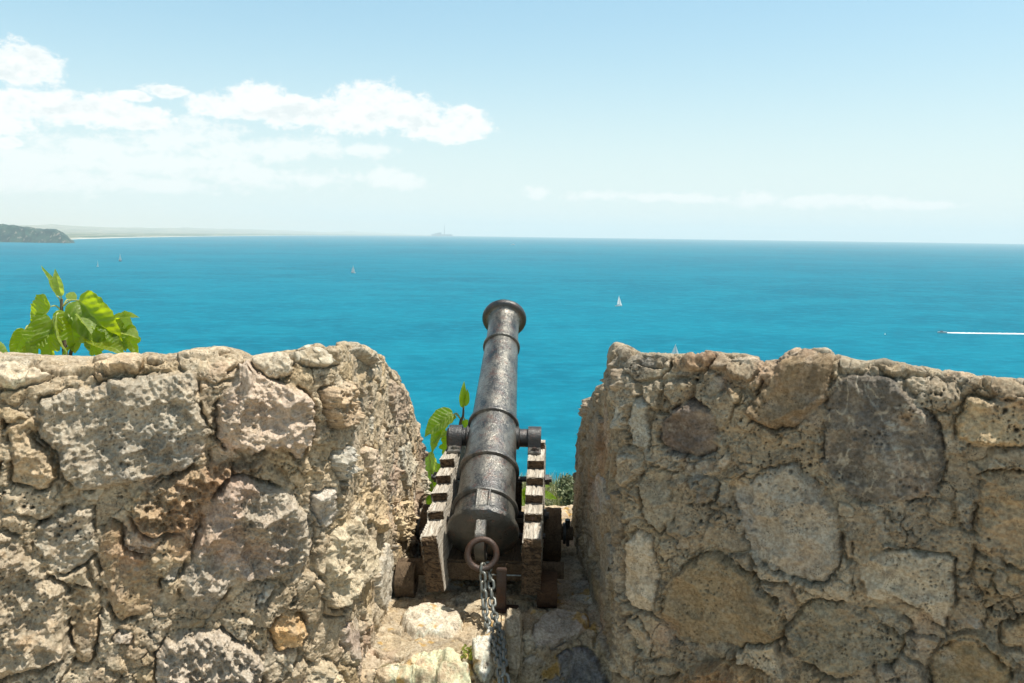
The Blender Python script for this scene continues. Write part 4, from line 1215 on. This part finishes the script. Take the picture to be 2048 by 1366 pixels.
# ------------------------------------------------------------------ chain
chain = empty('chain', at(968, 1126, 3.375))
props(chain, 'doubled grey steel chain hanging from the rusty ring down to the sill', 'chain')
co_ = chain.location.copy()
def link_mesh_(l, w_, r):
    bm = bmesh.new(); pts = []
    hl_, hw = (l - w_) / 2, w_ / 2 - r
    for i in range(11): a = math.pi * i / 10; pts.append((hw * math.cos(a), hl_ + hw * math.sin(a), 0))
    for i in range(11): a = math.pi + math.pi * i / 10; pts.append((hw * math.cos(a), -hl_ + hw * math.sin(a), 0))
    add_tube(bm, pts, r, 10, closed=True)
    me = bpy.data.meshes.new('link'); bmesh.ops.recalc_face_normals(bm, faces=bm.faces); bm.to_mesh(me); bm.free()
    me.polygons.foreach_set('use_smooth', [True] * len(me.polygons)); me.materials.append(MAT_GALV)
    return me
LL, LW_, LR = .050, .035, .0062
link_me = link_mesh_(LL, LW_, LR)
def lay_chain(path, phase):
    P = [Vector(p) for p in path]
    # resample smooth path by pitch
    cr = []
    for i in range(len(P) - 1):
        p0, p1, p2, p3 = P[max(i - 1, 0)], P[i], P[i + 1], P[min(i + 2, len(P) - 1)]
        for j in range(20):
            t = j / 20
            cr.append(.5 * ((2 * p1) + (-p0 + p2) * t + (2 * p0 - 5 * p1 + 4 * p2 - p3) * t * t + (-p0 + 3 * p1 - 3 * p2 + p3) * t ** 3))
    cr.append(P[-1])
    pitch = LL - 2 * LR - .0015; acc = 0; nxt = 0; k = 0
    for a, b_ in zip(cr, cr[1:]):
        sl = (b_ - a).length
        while nxt <= acc + sl:
            p = a.lerp(b_, (nxt - acc) / sl); t = (b_ - a).normalized()
            view = Vector((.25, -1, .25)); s_ = t.cross(view).normalized(); n_ = s_.cross(t)
            ang_ = R(45 if (k % 2) else -45) + phase + random.uniform(-.18, .18)
            xa = s_ * math.cos(ang_) + n_ * math.sin(ang_); za = xa.cross(t)
            m_ = Matrix.Identity(4)
            for i in range(3): m_[i][0], m_[i][1], m_[i][2], m_[i][3] = xa[i], t[i], za[i], p[i] - co_[i]
            o = bpy.data.objects.new('link', link_me); col.objects.link(o); o.parent = chain; o.matrix_local = m_
            nxt += pitch; k += 1
        acc += sl
lay_chain([at(975, 1131, 3.392), at(966, 1134, 3.368), at(966, 1162, 3.350), at(968, 1195, 3.33), at(970, 1222, 3.29), at(975, 1248, 3.21), at(984, 1272, 3.11), at(990, 1294, 3.02), at(996, 1318, 2.93), at(1000, 1345, 2.86), at(1003, 1385, 2.83), at(1004, 1440, 2.83)], 0)
lay_chain([at(976, 1134, 3.392), at(979, 1146, 3.385), at(982, 1168, 3.370), at(984, 1195, 3.34), at(987, 1222, 3.29), at(993, 1246, 3.21), at(1001, 1266, 3.12), at(1005, 1290, 3.02), at(1006, 1316, 2.93), at(1009, 1345, 2.86), at(1014, 1385, 2.83), at(1015, 1440, 2.83)], .5)

# ------------------------------------------------------------------ plants
def leaf_material(name, c, ct, vein):
    m, b = new_mat(name)
    at_ = b.n('ShaderNodeAttribute', attribute_name='Col').outputs['Color']
    P = coord(b)
    n = b.noise(P, 35, 4, .6)
    cc = b.mix(b.smooth(n, .35, .65, 0, .5), c + (1,), tuple(x * .65 for x in c) + (1,))
    rnd_ = b.n('ShaderNodeObjectInfo').outputs['Random']
    cc = b.mix(b.math('MULTIPLY', rnd_, .55), cc, tuple(x * .5 + y * .25 for x, y in zip(c, (.12, .10, .03))) + (1,))
    cc = b.mix(b.math('MULTIPLY', at_, .9), cc, vein + (1,))
    cn = b.mix(b.math('MULTIPLY', at_, .8), ct + (1,), tuple(x * .55 for x in ct) + (1,))
    p = princ(b, cc, .42, 0, bump(b, b.math('ADD', at_, b.math('MULTIPLY', n, .3)), .002, 1), .5)
    t = b.n('ShaderNodeBsdfTranslucent'); b.set(t.inputs[0], cn)
    mx = b.n('ShaderNodeMixShader'); mx.inputs[0].default_value = .56
    b.t.links.new(p.outputs[0], mx.inputs[1]); b.t.links.new(t.outputs[0], mx.inputs[2])
    return finish(m, b, mx.outputs[0])
MAT_LEAF = leaf_material('fig_leaf', (.065, .125, .014), (.72, .88, .02), (.36, .45, .12))
MAT_LEAF2 = leaf_material('fig_leaf_pale', (.24, .33, .09), (.75, .90, .10), (.45, .52, .22))
MAT_STEM = simple_mat('fig_bark', (.13, .10, .065), .8, 0, (60, .003))
MAT_PETI = simple_mat('leaf_stalk', (.42, .45, .14), .5)
OVATE = [(0, 0), (.14, -.045), (.30, -.01), (.41, .12), (.45, .30), (.43, .48), (.36, .64), (.26, .78), (.14, .90), (.05, .97), (0, 1.03)]
LOBED = [(0, 0), (.16, -.08), (.34, -.07), (.47, .06), (.50, .20), (.44, .30), (.31, .36), (.38, .46), (.46, .60), (.42, .70), (.32, .73), (.20, .70), (.20, .82), (.12, .95), (0, 1.04)]
NARROW = [(0, 0), (.08, .01), (.17, .10), (.22, .28), (.22, .45), (.18, .62), (.11, .80), (.04, .94), (0, 1.02)]
def leaf(parent, base, tipp, width=1.0, roll=0.0, kind='o', fold=.35, droop=.15, mat=None, seed=0):
    """one leaf blade from its stalk end to its tip, given in world space"""
    base, tipp = Vector(base), Vector(tipp); roll += math.sin(seed * 12.9898) * .38
    d = tipp - base; ln = d.length; ya = d.normalized()
    toc = (Vector((0, 0, 0)) - base).normalized()
    up = (toc * .75 + Vector((0, 0, .5)))
    za = (up - ya * up.dot(ya)).normalized(); za = Quaternion(ya, roll) @ za; xa = ya.cross(za)
    half = {'o': OVATE, 'l': LOBED, 'n': NARROW}[kind]
    hp = chaikin([np.array(p) for p in half], 2, closed=False)
    outl = [(x, y) for x, y in hp] + [(-x, y) for x, y in hp[-2:0:-1]]
    n = len(outl); cx, cy = 0, .42
    rg = np.random.RandomState(seed + 1)
    V = []; NR = 22
    for (x, y) in outl:
        wob = 1 + .02 * rg.randn()
        for j in range(NR + 1):
            t = j / NR
            V.append(((cx + (x * wob - cx) * t) * width * .86, cy + (y - cy) * t))
    V = np.array(V, np.float32)
    x, y = V[:, 0], V[:, 1]
    # veins: midrib, two basal laterals, pinnate secondaries
    ax_ = np.abs(x)
    vein = np.exp(-(ax_ / .012) ** 2)
    s1 = np.abs((ax_ - .02) * .82 - (y - .02) * .55); vein = np.maximum(vein, np.exp(-(s1 / .016) ** 2) * (ax_ > .01) * .9)
    ph = (y - ax_ * .62) * 8.5; s2 = np.abs(ph - np.round(ph)) / 8.5
    vein = np.maximum(vein, .85 * np.exp(-(s2 / .015) ** 2) * (ax_ > .01))
    z = fold * 1.7 * ax_ - droop * y ** 2 + .045 * np.sin(ph * 2 * math.pi) * ax_ + .09 * fbm(np.stack([x + seed, y, 0 * x], -1), 3.0, 2)
    z -= .10 * (ax_ ** 2) * (1 + rg.rand())
    W = (np.array(base)[None] + ln * (x[:, None] * np.array(xa)[None] + y[:, None] * np.array(ya)[None] + z[:, None] * np.array(za)[None]))
    W -= np.array(parent.matrix_world.translation)[None]
    i = np.arange(n)[:, None]; j = np.arange(NR)[None, :]; m1 = NR + 1
    F = np.stack([i * m1 + j, i * m1 + j + 1, ((i + 1) % n) * m1 + j + 1, ((i + 1) % n) * m1 + j], -1).reshape(-1, 4)
    return np_mesh('leaf', W, F, mat or MAT_LEAF, parent, True, np.repeat(vein[:, None], 3, 1))
def stalk(parent, pts, r, name, mat):
    off = parent.matrix_world.translation
    P = [Vector(p) - off for p in pts]; cr = []
    for i in range(len(P) - 1):
        p0, p1, p2, p3 = P[max(i - 1, 0)], P[i], P[i + 1], P[min(i + 2, len(P) - 1)]
        for j in range(6):
            t = j / 6
            cr.append(.5 * ((2 * p1) + (-p0 + p2) * t + (2 * p0 - 5 * p1 + 4 * p2 - p3) * t * t + (-p0 + 3 * p1 - 3 * p2 + p3) * t ** 3))
    cr.append(P[-1])
    rr = [r[0] + (r[1] - r[0]) * i / (len(cr) - 1) for i in range(len(cr))] if isinstance(r, tuple) else r
    bm = bmesh.new(); add_tube(bm, cr, rr, 8); return from_bm(name, bm, mat, parent, 80)

# big fig behind the left merlon
YF = 3.62
f1_ = empty('fig_plant', at(132, 800, YF) + Vector((0, 0, -.75)))
props(f1_, 'leafy young fig plant rising behind the left wall crest', 'fig plant')
bpy.context.view_layer.update()
stalk(f1_, [f1_.location, at(134, 790, YF), at(131, 720, YF), at(127, 670, YF), at(124, 640, YF), at(123, 608, YF), at(124, 598, YF)], (.016, .0045), 'stem', MAT_STEM)
stalk(f1_, [at(136, 735, YF), at(146, 692, YF - .02), at(165, 682, YF - .03), at(182, 672, YF - .04)], (.009, .004), 'branch', MAT_STEM)
LF = [ # base px, base Y off, tip px, tip Y off, width, roll, kind, fold, droop, mat, stalk from
 ((113, 592), 0, (84, 530), .02, .62, .55, 'n', .5, .05, 0, (124, 612)),
 ((122, 592), 0, (109, 540), -.03, .95, -.5, 'n', .35, .12, 1, (124, 612)),
 ((158, 601), -.02, (232, 690), -.08, .88, .35, 'o', .25, .25, 0, (126, 612)),
 ((102, 613), -.02, (42, 652), .04, .95, -.35, 'o', .30, .25, 0, (123, 622)),
 ((103, 642), -.06, (50, 700), -.14, 1.05, -.1, 'l', .25, .20, 0, (123, 628)),
 ((104, 640), -.09, (92, 724), -.12, 1.0, .1, 'l', .35, .15, 0, (123, 628)),
 ((112, 630), -.10, (125, 716), -.16, .55, 1.1, 'n', .5, .10, 1, (125, 632)),
 ((145, 622), -.03, (206, 660), -.02, .75, .1, 'o', .30, .30, 1, (127, 632)),
 ((140, 600), .03, (148, 583), .05, 1.4, .2, 'o', .3, .2, 1, (127, 612)),
 ((140, 628), -.02, (150, 700), -.08, 1.0, .2, 'l', .35, .15, 0, (127, 640)),
 ((160, 636), -.06, (186, 660), -.10, 1.2, -.3, 'o', .4, .2, 1, (130, 655)),
 ((182, 676), -.04, (246, 700), -.10, .85, .1, 'o', .25, .1, 0, (182, 674)),
 ((213, 648), 0, (252, 690), -.06, .95, .1, 'l', .2, .2, 0, (182, 672)),
 ((228, 640), .02, (269, 623), .0, .75, -.3, 'o', .3, .3, 0, (196, 668)),
 ((240, 636), .03, (262, 672), 0, .9, .3, 'o', .35, .2, 1, (196, 668)),
 ((247, 662), 0, (272, 704), -.04, 1.0, .2, 'l', .3, .2, 0, (200, 680)),
 ((252, 668), -.03, (276, 672), -.05, 1.3, -.6, 'o', .4, .2, 1, (200, 680)),
 ((178, 655), -.06, (172, 700), -.08, .95, .3, 'l', .3, .2, 1, (170, 682)),
 ((150, 690), -.05, (118, 712), -.1, .8, .6, 'o', .3, .2, 0, (134, 690)),
 ((186, 680), -.05, (200, 716), -.08, 1.0, .2, 'l', .2, .15, 0, (182, 674)),
 ((50, 660), -.03, (26, 716), -.06, .9, -.8, 'o', .3, .15, 0, (60, 655)),
 ((206, 612), .02, (222, 640), .0, .8, .5, 'o', .3, .3, 1, (190, 650)),
 ((60, 690), -.06, (70, 730), -.10, .9, .4, 'o', .3, .1, 0, (70, 680)),
]
for q, (b0, bo, t0, to, wd, rl, kd, fo, dr, mt, sf) in enumerate(LF):
    B = at(b0[0], b0[1], YF + bo); T = at(t0[0], t0[1], YF + to)
    leaf(f1_, B, T, wd, rl, kd, fo, dr, MAT_LEAF2 if mt else MAT_LEAF, q)
    S0 = at(sf[0], sf[1], YF); mid = S0.lerp(B, .5) + Vector((0, 0, .012))
    stalk(f1_, [S0, mid, B], (.0038, .0026), 'leaf_stalk', MAT_PETI)
# a neighbouring fig whose leaf just enters at the frame's left edge
f0_ = empty('fig_plant', at(-60, 860, YF)); props(f0_, 'fig leaves just entering at the left picture edge above the wall', 'fig plant')
bpy.context.view_layer.update()
stalk(f0_, [at(-60, 860, YF), at(-50, 760, YF), at(-46, 700, YF)], (.014, .005), 'stem', MAT_STEM)
for q, (b0, t0, wd, rl, mt) in enumerate([((-30, 690), (14, 716), .8, .1, 1), ((-34, 688), (20, 726), .7, .3, 0), ((-60, 680), (-110, 730), .9, 0, 0), ((-50, 690), (-60, 620), .8, 0, 0)]):
    leaf(f0_, at(b0[0], b0[1], YF), at(t0[0], t0[1], YF - .05), wd, rl, 'o', .3, .2, MAT_LEAF2 if mt else MAT_LEAF, 40 + q)
    stalk(f0_, [at(-46, 705, YF), at(b0[0], b0[1], YF)], (.0038, .0026), 'leaf_stalk', MAT_PETI)
# fig sapling beyond the carriage
YG = 4.85
f2_ = empty('fig_plant', Vector((-.42, 5.15, -1.98))); props(f2_, 'fig sapling growing beyond the cannon carriage between the merlons', 'fig plant')
bpy.context.view_layer.update()
f2b = f2_.location
stalk(f2_, [f2b, Vector((-.40, 5.05, -1.6)), at(902, 960, 4.9), at(918, 880, YG), at(921, 845, YG), at(926, 832, YG), at(927, 815, YG)], (.017, .005), 'stem', MAT_STEM)
stalk(f2_, [Vector((-.41, 5.1, -1.8)), at(866, 1010, 4.85), at(858, 960, 4.82)], (.010, .004), 'branch', MAT_STEM)
stalk(f2_, [Vector((-.40, 5.1, -1.85)), Vector((-.1, 5.1, -1.7)), at(1036, 1030, 5.0), at(1080, 1000, 5.0)], (.010, .004), 'branch', MAT_STEM)
LG = [
 ((906, 829), 0, (846, 862), -.06, .95, .15, 'o', .25, .25, 0, (921, 838)),
 ((902, 832), -.01, (852, 898), -.08, .85, .5, 'o', .2, .2, 0, (921, 838)),
 ((896, 866), -.04, (862, 880), -.06, .8, .3, 'o', .2, .3, 1, (908, 872)),
 ((925, 815), 0, (928, 763), .02, .75, -.4, 'n', .5, .1, 0, (927, 826)),
 ((929, 812), 0, (936, 778), .02, 1.1, .3, 'n', .3, .1, 0, (927, 826)),
 ((930, 840), 0, (938, 862), 0, .9, .2, 'o', .3, .2, 0, (924, 842)),
 ((900, 878), 0, (886, 912), -.02, 1.1, .4, 'l', .3, .1, 0, (914, 870)),
 ((858, 905), -.04, (864, 966), -.06, .95, .6, 'o', .4, .15, 1, (866, 985)),
 ((884, 930), 0, (878, 990), 0, 1.0, .0, 'l', .3, .1, 0, (905, 940)),
 ((866, 990), -.02, (860, 1040), -.04, .9, .2, 'o', .3, .1, 0, (868, 1000)),
 ((850, 960), -.02, (842, 1010), -.04, .9, .2, 'o', .3, .1, 0, (862, 985)),
 ((1036, 985), .1, (1040, 1032), .1, 1.1, .2, 'l', .3, .1, 0, (1040, 1028)),
 ((1044, 980), .1, (1058, 1020), .1, 1.0, -.2, 'l', .3, .1, 0, (1044, 1028)),
 ((1076, 972), .1, (1101, 971), .1, .55, .3, 'o', .2, .2, 0, (1070, 1000)),
 ((1078, 984), .1, (1115, 997), .1, .5, .3, 'o', .2, .2, 0, (1070, 1000)),
 ((880, 1000), .05, (892, 1040), .05, 1.0, .2, 'l', .3, .1, 0, (880, 1010)),
 ((868, 1022), 0, (850, 1060), 0, 1.0, .2, 'l', .3, .1, 0, (868, 1010)),
]
for q, (b0, bo, t0, to, wd, rl, kd, fo, dr, mt, sf) in enumerate(LG):
    B = at(b0[0], b0[1], YG + bo); T = at(t0[0], t0[1], YG + to)
    leaf(f2_, B, T, wd, rl, kd, fo, dr, MAT_LEAF2 if mt else MAT_LEAF, 60 + q)
    S0 = at(sf[0], sf[1], YG + bo); mid = S0.lerp(B, .5) + Vector((0, 0, .02))
    stalk(f2_, [S0, mid, B], (.0045, .003), 'leaf_stalk', MAT_PETI)

# small weed in the sill crack
wc = at(936, 1312, 3.03); wc.z = FZ - .01
wd_ = empty('weed', wc); props(wd_, 'tiny green weed in a crack of the sunny sill beside the chain', 'weed')
bpy.context.view_layer.update()
rg = np.random.RandomState(8)
for k in range(3):
    top_ = wc + Vector((rg.uniform(-.03, .03), rg.uniform(-.03, .02), .045))
    stalk(wd_, [wc, wc.lerp(top_, .5) + Vector((.004, 0, 0)), top_], (.002, .001), 'stem', MAT_STEM)
for k in range(26):
    a = rg.rand() * 6.28; c0 = wc + Vector((rg.uniform(-.03, .03), rg.uniform(-.035, .03), rg.uniform(.005, .055)))
    leaf(wd_, c0, c0 + Vector((math.cos(a) * .016, math.sin(a) * .016, rg.uniform(.002, .014))), .8, 0, 'o', .3, .2, MAT_LEAF2, 200 + k)

# grass on the cliff top and a bush beyond
def grass():
    rg = np.random.RandomState(12); V = []; F = []
    for _ in range(16000):
        x, y = rg.uniform(-1.3, 1.3), rg.uniform(4.75, 7.6)
        z0 = -1.97 - .10 * (y - 4.8) - .42 * max(0, y - 7.2)
        h = rg.uniform(.04, .17) * (.6 + .4 * (y > 6)); a = rg.rand() * 6.28; w_ = rg.uniform(.0015, .004); l = rg.uniform(.1, .6) * h; b_ = rg.rand() * 6.28
        dx, dy = math.cos(a) * w_, math.sin(a) * w_; lx, ly = math.cos(b_) * l, math.sin(b_) * l
        i = len(V)
        V += [(x - dx, y - dy, z0 - .02), (x + dx, y + dy, z0 - .02), (x + dx * .7 + lx * .4, y + dy * .7 + ly * .4, z0 + h * .65), (x - dx * .7 + lx * .4, y - dy * .7 + ly * .4, z0 + h * .65), (x + lx + dx * .1, y + ly, z0 + h), (x + lx - dx * .1, y + ly, z0 + h)]
        F += [(i, i + 1, i + 2, i + 3), (i + 3, i + 2, i + 4, i + 5)]
    m, b = new_mat('dry_grass'); P = coord(b)
    n = b.noise(P, 3, 4, .6); n2 = b.noise(P, 60, 2)
    c = b.mix(b.smooth(n, .4, .6), (.16, .22, .05, 1), (.36, .34, .14, 1)); c = b.mix(b.smooth(n2, .5, .6), c, (.55, .50, .30, 1))
    finish(m, b, princ(b, c, .7).outputs[0])
    o = np_mesh('grass', np.array(V), np.array(F), m, None, False)
    return props(o, 'dry yellow green grass on the cliff top beyond the sill', 'grass', kind='stuff')
grass()
def bush(loc, r, n, label, seed):
    o = empty('shrub', loc); props(o, label, 'shrub')
    rg = np.random.RandomState(seed)
    bm = bmesh.new()
    for k in range(7):
        a = rg.rand() * 6.28; e = Vector((math.cos(a) * r * .7, math.sin(a) * r * .7, r * rg.uniform(.8, 1.6)))
        add_tube(bm, [(0, 0, -.1), e * .5 + Vector((0, 0, .03)), e], [.012, .008, .003], 6)
    from_bm('branches', bm, MAT_STEM, o)
    V = []; F = []
    cl = [(rg.normal(size=3) * np.array([.5, .5, .45]) * r + np.array([0, 0, r * .9]), rg.uniform(.15, .35) * r) for _ in range(26)]
    for _ in range(n):
        c, s = cl[rg.randint(len(cl))]; p = c + rg.normal(size=3) * s * .6
        u_ = rg.normal(size=3); u_ /= np.linalg.norm(u_); v_ = np.cross(u_, rg.normal(size=3)); v_ /= np.linalg.norm(v_)
        l = rg.uniform(.010, .022); i = len(V)
        V += [p - u_ * l, p + v_ * l * .45, p + u_ * l, p - v_ * l * .45]; F.append((i, i + 1, i + 2, i + 3))
    m, b = new_mat('shrub_leaf'); P = coord(b)
    c = b.mix(b.smooth(b.noise(P, 9, 4), .4, .6), (.13, .17, .08, 1), (.25, .27, .14, 1))
    p_ = princ(b, c, .6); t_ = b.n('ShaderNodeBsdfTranslucent'); b.set(t_.inputs[0], c)
    mx = b.n('ShaderNodeMixShader'); mx.inputs[0].default_value = .3
    b.t.links.new(p_.outputs[0], mx.inputs[1]); b.t.links.new(t_.outputs[0], mx.inputs[2]); finish(m, b, mx.outputs[0])
    np_mesh('foliage', np.array(V), np.array(F), m, o, False)
p = at(1158, 1030, 6.2); bush(p, .17, 5200, 'grey green bush on the cliff top beside the right wall end', 3)

# ------------------------------------------------------------------ haze
bm = bmesh.new()
HB = [(-48000, 48000), (-300, 47000), (-420, 330)]
vs = add_box(bm, (0, (HB[1][0] + HB[1][1]) / 2, (HB[2][0] + HB[2][1]) / 2), (HB[0][1] - HB[0][0], HB[1][1] - HB[1][0], HB[2][1] - HB[2][0]))
hm = bpy.data.materials.new('sea_haze'); hm.use_nodes = True; hm.node_tree.nodes.clear()
b = NB(hm.node_tree)
pv = b.n('ShaderNodeVolumePrincipled')
pv.inputs['Color'].default_value = (.95, .945, .925, 1); pv.inputs['Density'].default_value = 0.000066; pv.inputs['Anisotropy'].default_value = 0.0
ho = b.n('ShaderNodeOutputMaterial'); hm.node_tree.links.new(pv.outputs[0], ho.inputs['Volume'])
hz = from_bm('haze', bm, hm, None, 0)
props(hz, 'pale sea haze fading the far coast and horizon', 'haze', kind='stuff')
